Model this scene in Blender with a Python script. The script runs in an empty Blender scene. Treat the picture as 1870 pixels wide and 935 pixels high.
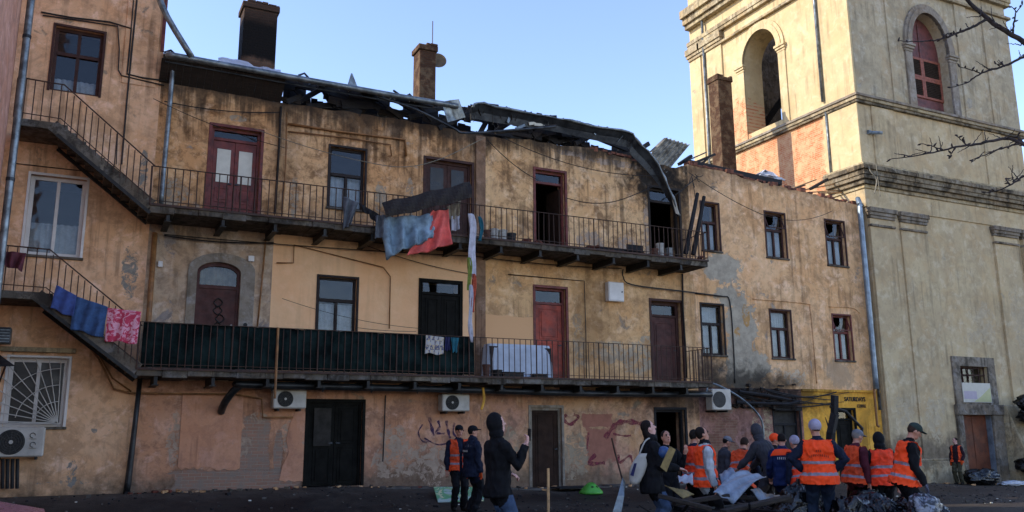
import bpy, bmesh, math, random
import numpy as np
from mathutils import Vector, Matrix, noise as mnoise
from mathutils.geometry import tessellate_polygon

random.seed(7)
scene = bpy.context.scene
COL = scene.collection

# ------------------------------------------------------------------ camera, sky, sun
FOC, YAW, PITCH, ROLL, CAM_Z, WALL_Y = 1565.6, .461135, .20345, -.00688, 1.2286, 21.0
_cy, _sy, _cp, _sp = math.cos(YAW), math.sin(YAW), math.cos(PITCH), math.sin(PITCH)
_f = Vector((_sy*_cp, _cy*_cp, _sp)); _r0 = Vector((_cy, -_sy, 0)); _u0 = _r0.cross(_f)
_r = _r0*math.cos(ROLL) + _u0*math.sin(ROLL); _u = -_r0*math.sin(ROLL) + _u0*math.cos(ROLL)
cam_data = bpy.data.cameras.new('camera'); cam = bpy.data.objects.new('camera', cam_data); COL.objects.link(cam)
cam.matrix_world = Matrix(((_r.x, _u.x, -_f.x, 0), (_r.y, _u.y, -_f.y, 0), (_r.z, _u.z, -_f.z, CAM_Z), (0, 0, 0, 1)))
cam_data.sensor_width = 36; cam_data.lens = 36*FOC/1870
cam_data.clip_start = .05; cam_data.clip_end = 3000
scene.camera = cam

SUN_TRAVEL = Vector((2.8, -.8, -1.8)).normalized()
SUN_EL = math.asin(-SUN_TRAVEL.z); SUN_AZ = math.atan2(-SUN_TRAVEL.x, -SUN_TRAVEL.y)
world = bpy.data.worlds.new('World'); scene.world = world; world.use_nodes = True
wn = world.node_tree.nodes; wl = world.node_tree.links
sky = wn.new('ShaderNodeTexSky'); sky.sky_type = 'NISHITA'; sky.sun_disc = False
sky.sun_elevation = SUN_EL; sky.sun_rotation = SUN_AZ
sky.air_density = 1.0; sky.dust_density = .15; sky.ozone_density = 1.6; sky.altitude = 200
tint = wn.new('ShaderNodeMix'); tint.data_type = 'RGBA'; tint.blend_type = 'MULTIPLY'; tint.inputs[0].default_value = 1; tint.inputs[7].default_value = (.95, .89, .98, 1)
wl.new(sky.outputs[0], tint.inputs[6]); wl.new(tint.outputs[2], wn['Background'].inputs[0]); wn['Background'].inputs[1].default_value = .15
sun_d = bpy.data.lights.new('sun', 'SUN'); sun_d.energy = 2.3; sun_d.angle = math.radians(.5); sun_d.color = (1, .9, .74)
sun = bpy.data.objects.new('sun', sun_d); COL.objects.link(sun)
sun.rotation_euler = SUN_TRAVEL.to_track_quat('-Z', 'Y').to_euler(); sun.location = (-20, 30, 30)
scene.view_settings.view_transform = 'Standard'; scene.view_settings.look = 'None'
scene.view_settings.gamma = 1; scene.view_settings.use_curve_mapping = False
scene.view_settings.exposure = 1.42

# ------------------------------------------------------------------ placing helpers
def ray(u, v): return _r*((u-935)/FOC) + _u*((467.5-v)/FOC) + _f
def F(u, v, Y=WALL_Y):
    d = ray(u, v); t = Y/d.y
    return Vector((d.x*t, Y, CAM_Z+d.z*t))
def FX(u, v, X):
    d = ray(u, v); t = X/d.x
    return Vector((X, d.y*t, CAM_Z+d.z*t))
def FD(u, v, c):
    d = ray(u, v)*c
    return Vector((d.x, d.y, CAM_Z+d.z))
def rect(u0, v0, u1, v1, Y=WALL_Y):
    a, b, c, d = F(u0, v0, Y), F(u1, v0, Y), F(u0, v1, Y), F(u1, v1, Y)
    return (a.x, F(u1, v0, Y).x, c.z, a.z)
def lerp(a, b, t): return a+(b-a)*t
def interp(x, pts):
    if x <= pts[0][0]: return pts[0][1]
    for (a, b), (c, d) in zip(pts, pts[1:]):
        if x <= c: return b+(d-b)*(x-a)/(c-a)
    return pts[-1][1]
def ground_z(x, y):
    base = interp(x, [(5.5, 0), (11, -.23), (16, -.24), (25, -.5), (31, -.76), (60, -1.0)])
    court = interp(x, [(-5, -.3), (6, -.37), (14, -.42), (30, -.8), (60, -1.1)])
    t = min(max((y-17.6)/2.8, 0), 1); t = t*t*(3-2*t)
    return court+(base-court)*t

def lin(h):
    h = h.lstrip('#'); o = []
    for i in (0, 2, 4):
        c = int(h[i:i+2], 16)/255
        o.append(c/12.92 if c <= .04045 else ((c+.055)/1.055)**2.4)
    return (*o, 1)

# ------------------------------------------------------------------ scene-graph helpers
def props(o, label=None, cat=None, group=None, kind=None):
    for k, v in (('label', label), ('category', cat), ('group', group), ('kind', kind)):
        if v: o[k] = v
    return o
_LOC = {}
def thing(name, label, cat, loc=(0, 0, 0), group=None):
    o = bpy.data.objects.new(name, None); COL.objects.link(o); o.location = loc; o.empty_display_size = .3
    _LOC[o.name] = Matrix.Translation(loc)
    return props(o, label, cat, group)
def link(name, mesh, parent=None, loc=None):
    o = bpy.data.objects.new(name, mesh); COL.objects.link(o)
    if parent is not None:
        o.parent = parent
        o.matrix_parent_inverse = _LOC.get(parent.name, Matrix.Identity(4)).inverted()
        _LOC[o.name] = Matrix.Identity(4)
    if loc is not None:
        o.location = loc; _LOC[o.name] = Matrix.Translation(loc)
    return o

class MB:
    """collects shapes and links them as one mesh object"""
    def __init__(s): s.v = []; s.f = []; s.m = []; s.k = 0
    def mat(s, k): s.k = k; return s
    def add(s, vs, fs):
        n = len(s.v); s.v += [tuple(p) for p in vs]
        for f in fs: s.f.append([i+n for i in f]); s.m.append(s.k)
        return s
    def box(s, x0, x1, y0, y1, z0, z1):
        return s.add([(x0,y0,z0),(x1,y0,z0),(x1,y1,z0),(x0,y1,z0),(x0,y0,z1),(x1,y0,z1),(x1,y1,z1),(x0,y1,z1)],
                     [(3,2,1,0),(4,5,6,7),(0,1,5,4),(1,2,6,5),(2,3,7,6),(3,0,4,7)])
    def beam(s, a, b, w, h, up=(0, 0, 1), taper=1.0):
        a, b = Vector(a), Vector(b); d = (b-a).normalized(); up = Vector(up)
        if abs(d.dot(up)) > .98: up = Vector((0, 1, 0))
        x = d.cross(up).normalized(); z = x.cross(d)
        vs = []
        for p, k in ((a, 1), (b, taper)):
            for i, j in ((-1,-1),(1,-1),(1,1),(-1,1)): vs.append(p+x*(i*w/2*k)+z*(j*h/2*k))
        return s.add(vs, [(0,1,2,3),(7,6,5,4),(0,4,5,1),(1,5,6,2),(2,6,7,3),(3,7,4,0)])
    def tube(s, path, r, n=8, cap=True):
        P = [Vector(p) for p in path]; R = r if isinstance(r, (list, tuple)) else [r]*len(P)
        up = None; vs = []; fs = []
        for i, p in enumerate(P):
            d = ((P[i+1]-p) if i+1 < len(P) else (p-P[i-1])).normalized()
            if 0 < i < len(P)-1: d = ((P[i+1]-p).normalized()+(p-P[i-1]).normalized()).normalized()
            if up is None:
                up = Vector((0,0,1)) if abs(d.z) < .9 else Vector((0,1,0))
            x = d.cross(up).normalized(); up = x.cross(d).normalized()
            for k in range(n):
                a = 2*math.pi*k/n
                vs.append(p+(x*math.cos(a)+up*math.sin(a))*R[i])
        for i in range(len(P)-1):
            for k in range(n):
                k2 = (k+1) % n
                fs.append((i*n+k, i*n+k2, (i+1)*n+k2, (i+1)*n+k))
        if cap: fs.append(tuple(range(n))); fs.append(tuple(reversed(range((len(P)-1)*n, len(P)*n))))
        return s.add(vs, fs)
    def prism(s, poly, to3d, d0, d1):
        n = len(poly)
        vs = [to3d(a, b, d0) for a, b in poly]+[to3d(a, b, d1) for a, b in poly]
        fs = [tuple(range(n)), tuple(reversed(range(n, 2*n)))]+[(i, (i+1) % n, (i+1) % n+n, i+n) for i in range(n)]
        return s.add(vs, fs)
    def sheet(s, grid, thick=0.0):
        """grid: rows of points -> a surface, optionally with thickness along its normals"""
        nr, nc = len(grid), len(grid[0]); G = np.array([[tuple(p) for p in row] for row in grid], float)
        fs = [(i*nc+j, i*nc+j+1, (i+1)*nc+j+1, (i+1)*nc+j) for i in range(nr-1) for j in range(nc-1)]
        if thick:
            du = np.gradient(G, axis=1); dv = np.gradient(G, axis=0); N = np.cross(du, dv)
            N /= np.linalg.norm(N, axis=2, keepdims=True)+1e-9
            B = G+N*thick; o = nr*nc
            fs2 = [tuple(reversed([k+o for k in f])) for f in fs]
            edge = [(0*nc+j) for j in range(nc)]+[i*nc+nc-1 for i in range(1, nr)]+[(nr-1)*nc+j for j in range(nc-2, -1, -1)]+[i*nc for i in range(nr-2, 0, -1)]
            sd = [(edge[i], edge[(i+1) % len(edge)], edge[(i+1) % len(edge)]+o, edge[i]+o) for i in range(len(edge))]
            return s.add(list(G.reshape(-1, 3))+list(B.reshape(-1, 3)), fs+fs2+sd)
        return s.add(list(G.reshape(-1, 3)), fs)
    def mesh(s, name, mats, smooth=False, bevel=0):
        me = bpy.data.meshes.new(name)
        me.from_pydata([tuple(map(float, v)) for v in s.v], [], s.f)
        for m in (mats if isinstance(mats, (list, tuple)) else [mats]): me.materials.append(M[m] if isinstance(m, str) else m)
        me.polygons.foreach_set('material_index', s.m)
        bm = bmesh.new(); bm.from_mesh(me)
        bmesh.ops.recalc_face_normals(bm, faces=bm.faces)
        if bevel: bmesh.ops.bevel(bm, geom=bm.edges[:], offset=bevel, segments=1, affect='EDGES', clamp_overlap=True)
        bm.to_mesh(me); bm.free()
        if smooth: me.polygons.foreach_set('use_smooth', [True]*len(me.polygons))
        me.update(); return me
    def build(s, name, mats, parent=None, smooth=False, bevel=0, loc=None):
        return link(name, s.mesh(name, mats, smooth, bevel), parent, loc)

def smooth_path(pts, n=6):
    P = [Vector(p) for p in pts]; out = []
    for i in range(len(P)-1):
        p0 = P[max(i-1, 0)]; p1 = P[i]; p2 = P[i+1]; p3 = P[min(i+2, len(P)-1)]
        for k in range(n):
            t = k/n
            out.append(.5*((2*p1)+(p2-p0)*t+(2*p0-5*p1+4*p2-p3)*t*t+(3*p1-p0-3*p2+p3)*t**3))
    return out+[P[-1]]
def sag(a, b, drop, n=14):
    a, b = Vector(a), Vector(b)
    return [a.lerp(b, i/n)+Vector((0, 0, -drop*4*(i/n)*(1-i/n))) for i in range(n+1)]
XZ = lambda y0: (lambda a, b, d: (a, y0+d, b))
YZ = lambda x0: (lambda a, b, d: (x0+d, a, b))
def wall_mesh(mb, outer, holes, to3d, thick):
    loops = [outer]+holes
    tri = tessellate_polygon([[Vector((a, b, 0)) for a, b in lp] for lp in loops])
    flat = [p for lp in loops for p in lp]; n = len(flat)
    vs = [to3d(a, b, 0) for a, b in flat]+[to3d(a, b, thick) for a, b in flat]
    fs = [tuple(t) for t in tri]+[tuple(i+n for i in reversed(t)) for t in tri]
    k = 0
    for lp in loops:
        m = len(lp)
        for i in range(m): a, b = k+i, k+(i+1) % m; fs.append((a, b, b+n, a+n))
        k += m
    return mb.add(vs, fs)
def rh(x0, x1, z0, z1): return [(x0, z0), (x1, z0), (x1, z1), (x0, z1)]
def arch_loop(x0, x1, z0, zs, rise, n=14):
    c = (x0+x1)/2; r = (x1-x0)/2
    return [(x0, z0), (x1, z0)]+[(c+r*math.cos(math.pi*i/n), zs+rise*math.sin(math.pi*i/n)) for i in range(n+1)]

# ------------------------------------------------------------------ materials
M = {}
class Nodes:
    def __init__(s, name):
        s.mat = bpy.data.materials.new(name); s.mat.use_nodes = True; s.t = s.mat.node_tree; s.b = s.t.nodes['Principled BSDF']; M[name] = s.mat
        g = s.t.nodes.new('ShaderNodeNewGeometry'); s.pos = g.outputs['Position']
        s._obj = None
    @property
    def obj(s):
        if s._obj is None: s._obj = s.t.nodes.new('ShaderNodeTexCoord').outputs['Object']
        return s._obj
    def put(s, sock, v):
        if hasattr(v, 'links') or isinstance(v, bpy.types.NodeSocket): s.t.links.new(v, sock)
        else: sock.default_value = v
    def noise(s, scale, detail=6, rough=.6, vec=None, dist=0, sc=None, off=0):
        n = s.t.nodes.new('ShaderNodeTexNoise'); v = s.pos if vec is None else vec
        if sc or off:
            mp = s.t.nodes.new('ShaderNodeMapping'); s.put(mp.inputs[0], v); mp.inputs['Scale'].default_value = sc or (1,1,1)
            mp.inputs['Location'].default_value = (off, off*.7, off*1.3); v = mp.outputs[0]
        s.put(n.inputs['Vector'], v); n.inputs['Scale'].default_value = scale; n.inputs['Detail'].default_value = detail
        n.inputs['Roughness'].default_value = rough; n.inputs['Distortion'].default_value = dist
        return n.outputs[0]
    def math(s, op, a, b=0.0, clamp=False):
        n = s.t.nodes.new('ShaderNodeMath'); n.operation = op; n.use_clamp = clamp; s.put(n.inputs[0], a); s.put(n.inputs[1], b); return n.outputs[0]
    def step(s, v, lo, hi, a=0., b=1.):
        n = s.t.nodes.new('ShaderNodeMapRange'); n.interpolation_type = 'SMOOTHSTEP'
        s.put(n.inputs[0], v); n.inputs[1].default_value = lo; n.inputs[2].default_value = hi; n.inputs[3].default_value = a; n.inputs[4].default_value = b
        return n.outputs[0]
    def mix(s, f, a, b, mode='MIX'):
        n = s.t.nodes.new('ShaderNodeMix'); n.data_type = 'RGBA'; n.blend_type = mode; n.clamp_factor = True
        s.put(n.inputs[0], f); s.put(n.inputs[6], a); s.put(n.inputs[7], b); return n.outputs[2]
    def xyz(s, vec=None):
        n = s.t.nodes.new('ShaderNodeSeparateXYZ'); s.put(n.inputs[0], s.pos if vec is None else vec); return n.outputs
    def combine(s, x, y, z):
        n = s.t.nodes.new('ShaderNodeCombineXYZ'); s.put(n.inputs[0], x); s.put(n.inputs[1], y); s.put(n.inputs[2], z); return n.outputs[0]
    def patch(s, cx, cz, rx, rz, amp=.5, nz=None, boxy=False, axis=0, soft=.12):
        """irregular patch round (cx, cz) on a wall: 1 inside, 0 outside"""
        q = s.xyz(); a = s.math('ABSOLUTE', s.math('DIVIDE', s.math('SUBTRACT', q[axis], cx), rx)); b = s.math('ABSOLUTE', s.math('DIVIDE', s.math('SUBTRACT', q[2], cz), rz))
        d = s.math('MAXIMUM', a, b) if boxy else s.math('SQRT', s.math('ADD', s.math('MULTIPLY', a, a), s.math('MULTIPLY', b, b)))
        nz = nz if nz is not None else s.noise(2.4, 8, .7, off=cx, dist=.6); amp = amp*3.2
        d = s.math('ADD', d, s.math('MULTIPLY', s.math('SUBTRACT', nz, .5), amp*2))
        return s.step(d, 1-soft*1.5, 1+soft*1.5, 1, 0)
    def bump(s, h, strength=.4, dist=.02, prev=None):
        n = s.t.nodes.new('ShaderNodeBump'); n.inputs['Strength'].default_value = strength; n.inputs['Distance'].default_value = dist
        s.put(n.inputs['Height'], h)
        if prev is not None: s.put(n.inputs['Normal'], prev)
        return n.outputs[0]
    def brick(s, vec, c1, c2, mortar, w=.27, h=.078):
        n = s.t.nodes.new('ShaderNodeTexBrick'); s.put(n.inputs['Vector'], vec); n.inputs['Color1'].default_value = c1; n.inputs['Color2'].default_value = c2; n.inputs['Mortar'].default_value = mortar
        n.inputs['Scale'].default_value = 1; n.inputs['Brick Width'].default_value = w; n.inputs['Row Height'].default_value = h; n.inputs['Mortar Size'].default_value = .008; n.inputs['Mortar Smooth'].default_value = .3; n.inputs['Bias'].default_value = -.1
        return n.outputs[0], n.outputs[1]
    def done(s, color=None, rough=.85, normal=None, metal=None, spec=.3):
        if color is not None: s.put(s.b.inputs['Base Color'], color)
        s.put(s.b.inputs['Roughness'], rough)
        if metal is not None: s.put(s.b.inputs['Metallic'], metal)
        s.b.inputs['Specular IOR Level'].default_value = spec
        if normal is not None: s.put(s.b.inputs['Normal'], normal)
        return s.mat

def simple(name, c, rough=.6, metal=0, var=.25, scale=8, bump=.15, dark=None, spec=.4, bscale=None, coord='obj'):
    n = Nodes(name); c = lin(c) if isinstance(c, str) else c
    v = n.obj if coord == 'obj' else n.pos
    nz = n.noise(scale, 6, .65, vec=v)
    d = lin(dark) if dark else tuple(x*(1-var*1.6) for x in c[:3])+(1,)
    l = tuple(min(1, x*(1+var*.6)) for x in c[:3])+(1,)
    col = n.mix(n.step(nz, .3, .7), d, l)
    b = n.bump(n.noise(bscale or scale*4, 5, .6, vec=v), bump, .01) if bump else None
    return n.done(col, n.step(n.noise(scale*1.7, 3, vec=v), .2, .8, max(0, rough-.12), min(1, rough+.12)), b, metal, spec)

def stucco(name, c1, c2, stain, under, peel=.0, streak=.35, mott=.5, damp=.0, seed=0., axis=0, extra=None, dirt=.25, damp_c='#6d6152', soft=.06, warm=1.1, gr=.995, lift=1.32):
    """old lime render: two paint tones, brown stains, run marks, flaked areas that show the coat below"""
    n = Nodes(name)
    def tone(c, k=.02): L = .3*c[0]+.55*c[1]+.15*c[2]; return (lerp(c[0], L, k), lerp(c[1]*gr, L, k), lerp(c[2]*warm, L, k), 1)
    c1, c2, stain, under = [tone(lin(c)) for c in (c1, c2, stain, under)]
    c1, c2 = [tuple(min(.8, x*lift) for x in c[:3])+(1,) for c in (c1, c2)]; k = mott/.5
    big = n.noise(.55, 5, .6, off=seed+3); col = n.mix(n.step(big, .4, .6), c1, c2)
    og = n.noise(1.05, 7, .66, off=seed+7, dist=.5); col = n.mix(n.math('MULTIPLY', n.step(og, .46, .6), .55*min(1, k)), col, (c1[0]*.92, c1[1]*.78, c1[2]*.64, 1))
    md = n.noise(1.7, 9, .7, off=seed+11, dist=.5); col = n.mix(n.math('MULTIPLY', n.step(md, .47, .62), mott), col, stain)
    lt = n.noise(2.4, 9, .72, off=seed+31, dist=.4); col = n.mix(n.math('MULTIPLY', n.step(lt, .5, .64), .6*min(1, k)), col, (min(1, c1[0]*1.22+.02), min(1, c1[1]*1.32+.02), min(1, c1[2]*1.55+.02), 1))
    cl = n.noise(5.5, 9, .75, off=seed+21, dist=.4); col = n.mix(n.math('MULTIPLY', n.step(cl, .48, .62), mott*.7), col, stain)
    st = n.noise(1.0, 6, .62, sc=(5.5, 5.5, .28), off=seed+41); brk = n.noise(.8, 3, off=seed+51)
    col = n.mix(n.math('MULTIPLY', n.math('MULTIPLY', n.step(st, .48, .64), n.step(brk, .42, .58)), streak), col, tuple(x*.35 for x in stain[:3])+(1,))
    h = n.math('MULTIPLY', n.noise(14, 8, .65, off=seed), .5)
    if peel > 0:
        pn = n.noise(1.15, 9, .62, off=seed+61, dist=.6); pm = n.step(pn, .66-.2*peel, .66-.2*peel+soft)
        un = n.mix(n.step(n.noise(6, 6, .7, off=seed+5), .35, .65), under, tuple(x*.62 for x in under[:3])+(1,))
        col = n.mix(n.math('MULTIPLY', pm, .9), col, un); h = n.math('SUBTRACT', h, n.math('MULTIPLY', pm, .7))
    if damp > 0:
        z = n.xyz()[2]; dn = n.noise(1.6, 7, .65, off=seed+71)
        dm = n.step(n.math('ADD', z, n.math('MULTIPLY', n.math('SUBTRACT', dn, .5), 1.9)), damp-.35, damp+.25, 1, 0)
        dc = n.mix(n.step(n.noise(7, 6, .7, off=seed+8), .35, .65), lin(damp_c), tuple(x*.45 for x in lin(damp_c)[:3])+(1,))
        col = n.mix(n.math('MULTIPLY', dm, .8), col, dc)
    sp = n.noise(38, 4, .7, off=seed+81); col = n.mix(n.math('MULTIPLY', n.step(sp, .58, .72), dirt), col, tuple(x*.4 for x in stain[:3])+(1,))
    if extra: col, h = extra(n, col, h)
    return n.done(col, .92, n.bump(h, .55, .02), spec=.15)

def soot(n, col, spots, c=(.012, .011, .01, 1), axis=0):
    for (cx, cz, rx, rz, k) in spots:
        m = n.patch(cx, cz, rx, rz, .55, soft=.45, axis=axis); col = n.mix(n.math('MULTIPLY', m, k), col, c)
    return col
def soot_runs(n, col, z0, k, c=(.03, .022, .017, 1)):
    st = n.noise(1.0, 7, .65, sc=(4.5, 4.5, .22), off=77); z = n.xyz()[2]
    m = n.step(n.math('ADD', z, n.math('MULTIPLY', n.math('SUBTRACT', st, .5), 3.2)), z0-.25, z0+.35)
    return n.mix(n.math('MULTIPLY', m, k), col, c)
def patches(n, col, h, lst, c, dark=.6, depth=.6, amp=.35, axis=0, boxy=False, brk=True):
    fl = n.step(n.noise(4.5, 9, .78, off=9.1, dist=1.2), .45, .52) if brk else 1.0
    un = n.mix(n.step(n.noise(5, 7, .7, off=17), .35, .65), lin(c), tuple(x*dark for x in lin(c)[:3])+(1,))
    nz = n.noise(2.6, 9, .72, off=4.4, dist=.8)
    for (cx, cz, rx, rz) in lst:
        m = n.patch(cx, cz, rx, rz, amp, nz=nz, soft=.04, axis=axis, boxy=boxy); m = n.math('MULTIPLY', m, fl); col = n.mix(m, col, un); h = n.math('SUBTRACT', h, n.math('MULTIPLY', m, depth))
    return col, h

def ex_g1(n, col, h):
    q = n.xyz(); bc, bf = n.brick(n.combine(q[0], q[2], q[1]), lin('#94705c'), lin('#a07a66'), lin('#9a8a78'))
    bc = n.mix(n.step(n.noise(4, 7, .7), .4, .65), bc, lin('#8a7a6c'))
    for (cx, cz, rx, rz, bx) in ((3.72, 1.0, .32, .62, True), (3.4, .22, 1.5, .22, True), (4.25, .85, .12, .5, False)):
        m = n.patch(cx, cz, rx, rz, .22, boxy=bx, soft=.05); col = n.mix(m, col, bc); h = n.math('SUBTRACT', h, n.math('MULTIPLY', m, n.math('ADD', n.math('MULTIPLY', bf, .5), .5)))
    col, h = patches(n, col, h, [(1.95, 1.2, .16, .6), (2.6, 1.15, .25, .4), (2.95, 1.3, .3, .3), (3.3, 1.0, .3, .25), (4.55, 1.15, .25, .4), (7.1, 1.0, .4, .4), (7.3, .55, .6, .4), (8.2, .5, .6, .5), (3.75, 1.62, .2, .12), (6.75, .55, .2, .35)], '#b29a84', .75, .4)
    return col, h
stucco('stucco_pink', '#b08462', '#a67a5a', '#6e5040', '#9c8a72', .2, .4, .5, .55, 2, extra=ex_g1)
stucco('stucco_panel', '#b0805e', '#a87858', '#86604e', '#b8a48e', .32, .35, .3, 0, 3)
def ex_g2(n, col, h):
    col, h = patches(n, col, h, [(13.1, 1.55, .5, .18), (13.2, .9, .5, .45)], '#9c6a58', .8, .3, .2, boxy=True, brk=False)
    col, h = patches(n, col, h, [(12.35, .6, .4, .6), (10.2, .9, .4, .6)], '#a08e76', .75, .4)
    return soot(n, col, [(15.6, 2.2, 1.3, .5, .75)]), h
stucco('stucco_ground_ochre', '#a8845e', '#a57a60', '#6d5544', '#95856e', .25, .4, .6, .35, 5, extra=ex_g2)
def ex_g3(n, col, h):
    q = n.xyz(); bc, bf = n.brick(n.combine(q[0], q[2], q[1]), lin('#6d4a3c'), lin('#80604c'), lin('#84705c'))
    for (cx, cz, rx, rz) in ((17.55, 1.0, .55, .75), (20.0, 2.2, 1.4, .4)):
        m = n.patch(cx, cz, rx, rz, .7, soft=.06); col = n.mix(n.math('MULTIPLY', m, .65), col, bc); h = n.math('SUBTRACT', h, n.math('MULTIPLY', m, n.math('ADD', n.math('MULTIPLY', bf, .5), .4)))
    col, h = patches(n, col, h, [(18.9, 1.3, .2, .35), (19.35, 1.1, .18, .8)], '#b09a7c', .7, .4)
    return soot(n, col, [(18.5, 2.5, 2.0, .35, .85), (20.0, 2.1, .9, .45, .7)]), h
stucco('stucco_ground_burnt', '#846050', '#78584a', '#513c33', '#8f7c66', .4, .5, .7, .3, 7, extra=ex_g3)
stucco('stucco_yellow', '#eaae40', '#dea23c', '#8a6a34', '#a08658', .05, .45, .35, .1, 9, gr=1, warm=1.02, lift=.92, dirt=.3, extra=lambda n, c, h: (soot(n, c, [(20.95, 2.3, .8, .5, .75), (21.6, 2.75, 1.0, .22, .6)]), h))
stucco('stucco_grey', '#a08a6c', '#93836c', '#6a5846', '#8d8478', .5, .45, .5, 0, 12)
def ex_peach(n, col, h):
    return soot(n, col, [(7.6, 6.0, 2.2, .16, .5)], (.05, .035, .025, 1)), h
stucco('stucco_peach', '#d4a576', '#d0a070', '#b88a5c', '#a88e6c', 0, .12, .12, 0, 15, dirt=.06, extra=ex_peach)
def ex_first_r(n, col, h):
    col, h = patches(n, col, h, [(12.5, 4.35, .16, .2), (12.55, 3.6, .18, .6), (13.6, 3.5, .55, .35), (14.5, 3.3, .5, .5), (14.9, 3.9, .25, .12)], '#b3a188', .75, .4)
    col = n.mix(n.math('MULTIPLY', n.patch(12.9, 4.3, .7, 1.2, .6, soft=.4), .5), col, lin('#7d5a34'))
    m = n.patch(10.34, 3.45, .75, .92, .03, boxy=True, soft=.01); return n.mix(m, col, lin('#d0a275')), h
stucco('stucco_first', '#bc9766', '#b28d5e', '#806244', '#a39074', .18, .35, .5, 0, 18, extra=ex_first_r)
def ex_second_l(n, col, h):
    col, h = patches(n, col, h, [(1.55, 6.75, .35, .4), (2.9, 8.9, .2, .1), (7.4, 7.4, .1, .5), (6.6, 7.3, .14, .5), (4.35, 7.0, .1, .6)], '#a79680', .7, .4)
    col = soot_runs(n, col, 9.1, .75)
    return soot(n, col, [(7.2, 9.6, 3.2, .3, .75), (2.5, 9.65, 2.2, .22, .8), (9.1, 8.9, .6, .6, .5), (4.1, 8.6, .35, 1.2, .3), (5.6, 9.0, 1.6, .22, .25)], (.035, .026, .02, 1)), h
stucco('stucco_second', '#ba9364', '#ae8456', '#64462c', '#ad9a80', .24, .7, .72, 0, 22, extra=ex_second_l)
def ex_second_r(n, col, h):
    col, h = patches(n, col, h, [(14.0, 9.25, 1.1, .1), (12.4, 9.35, .6, .08), (13.0, 6.75, .5, .3), (14.3, 6.7, .4, .35), (15.05, 7.3, .12, .9)], '#b09a86', .75, .4)
    col = soot_runs(n, col, 9.2, .7)
    return soot(n, col, [(15.6, 9.0, 1.2, .75, .95), (13.6, 9.55, 2.6, .2, .7), (16.3, 8.0, .5, 1.2, .7), (10.2, 9.45, 1.0, .25, .6)]), h
stucco('stucco_second_burnt', '#c09c6c', '#b69060', '#6c5036', '#ab9a80', .22, .6, .7, 0, 26, extra=ex_second_r)
def ex_sec3(n, col, h):
    q = n.xyz(); col, h = patches(n, col, h, [(18.55, 4.4, .62, 1.15), (18.3, 3.2, .5, .8), (17.9, 6.3, .7, .5), (19.0, 3.3, .5, .5), (18.1, 5.4, .5, .35)], '#aea28e', .72, .5, .4, brk=False)
    col, h = patches(n, col, h, [(20.6, 2.95, .5, .28), (19.9, 3.1, .2, .12)], '#c8b296', .85, .5, .3)
    col, h = patches(n, col, h, [(18.75, 4.85, .16, .35), (18.35, 4.3, .13, .16)], '#b28b5a', .8, -.4, .2)
    col = n.mix(n.math('MULTIPLY', n.patch(22.6, 3.1, .6, .45, .5, soft=.2), .7), col, lin('#a08a70'))
    return soot(n, col, [(18.3, 2.7, 1.6, .5, .85), (17.2, 3.0, .6, .7, .8), (19.8, 2.75, 1.0, .3, .6), (17.0, 9.2, .7, .5, .6), (21, 9.5, 4, .25, .5)], (.03, .025, .02, 1)), h
stucco('stucco_section', '#c6a072', '#bc9464', '#8a6a48', '#a49680', .12, .45, .5, 0, 30, extra=ex_sec3)
stucco('stucco_wing', '#c8a27a', '#be966c', '#92704e', '#a08e72', .1, .5, .45, .25, 34, damp_c='#5f5648',
       extra=lambda n, c, h: patches(n, c, h, [(-.05, .45, .09, .25), (-.2, .25, .5, .05), (.6, 1.3, .07, .06), (.3, 1.35, .05, .06), (.75, 4.9, .18, .5), (.85, 7.2, .1, .6)], '#8f897e', .7, .4))
stucco('stucco_near', '#b58a70', '#ab806a', '#86604e', '#a08a78', .15, .4, .4, 0, 38)
stucco('stucco_tower', '#c5b18a', '#baa682', '#8e7f64', '#bcae90', .15, .4, .35, 1.0, 42, gr=1, warm=1.02, lift=.92, damp_c='#76695a', dirt=.15,
       extra=lambda n, c, h: patches(n, c, h, [(30.3, 5.2, .55, .7), (32.2, 5.4, .45, 1.2), (29.8, 4.6, .5, .2), (26.8, 1.6, .4, .7), (25.4, 1.9, .5, .5), (27.4, 2.1, .3, .35)], '#b8a88c', .8, .35, .4))
stucco('stucco_tower_upper', '#b8a98a', '#ada084', '#807662', '#a8a08e', .18, .4, .42, 0, 46, gr=1, warm=1.02, lift=.92, dirt=.15)
def ex_tl(n, col, h):
    q = n.xyz(); bc, bf = n.brick(n.combine(q[1], q[2], q[0]), lin('#b06a46'), lin('#bd8462'), lin('#bfa684'))
    bc = n.mix(n.step(n.noise(2.6, 9, .75, dist=.6), .42, .62), bc, lin('#c8a27c'))
    m = n.patch(25.0, 11.6, 2.45, 1.6, .06, boxy=True, axis=1, soft=.03)
    col = n.mix(m, col, bc); h = n.math('SUBTRACT', h, n.math('MULTIPLY', m, n.math('ADD', n.math('MULTIPLY', bf, .6), .5)))
    m = n.patch(27.0, 14.0, .55, 1.3, .4, axis=1, soft=.03); col = n.mix(m, col, bc)
    return col, h
stucco('stucco_tower_left', '#cbb78c', '#c2ad82', '#9c8a6c', '#b8a88a', .08, .35, .25, 0, 50, gr=1, warm=1.02, lift=.92, dirt=.12, extra=ex_tl)
stucco('stone_trim', '#b3a27c', '#a5967a', '#665c4a', '#8d8472', .2, .6, .7, 0, 54, gr=1, warm=1.02, lift=.92)
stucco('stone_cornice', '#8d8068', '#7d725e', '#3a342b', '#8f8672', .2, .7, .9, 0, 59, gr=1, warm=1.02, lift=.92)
stucco('stone_dark', '#8a8070', '#7c7264', '#4a443a', '#968c7c', .2, .6, .8, 0, 58, gr=1, warm=1.02, lift=.92)
stucco('surround_grey', '#968c7c', '#8a8072', '#665c4e', '#847a6c', .3, .5, .6, 0, 62, gr=1, warm=1.02, lift=.92)
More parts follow.
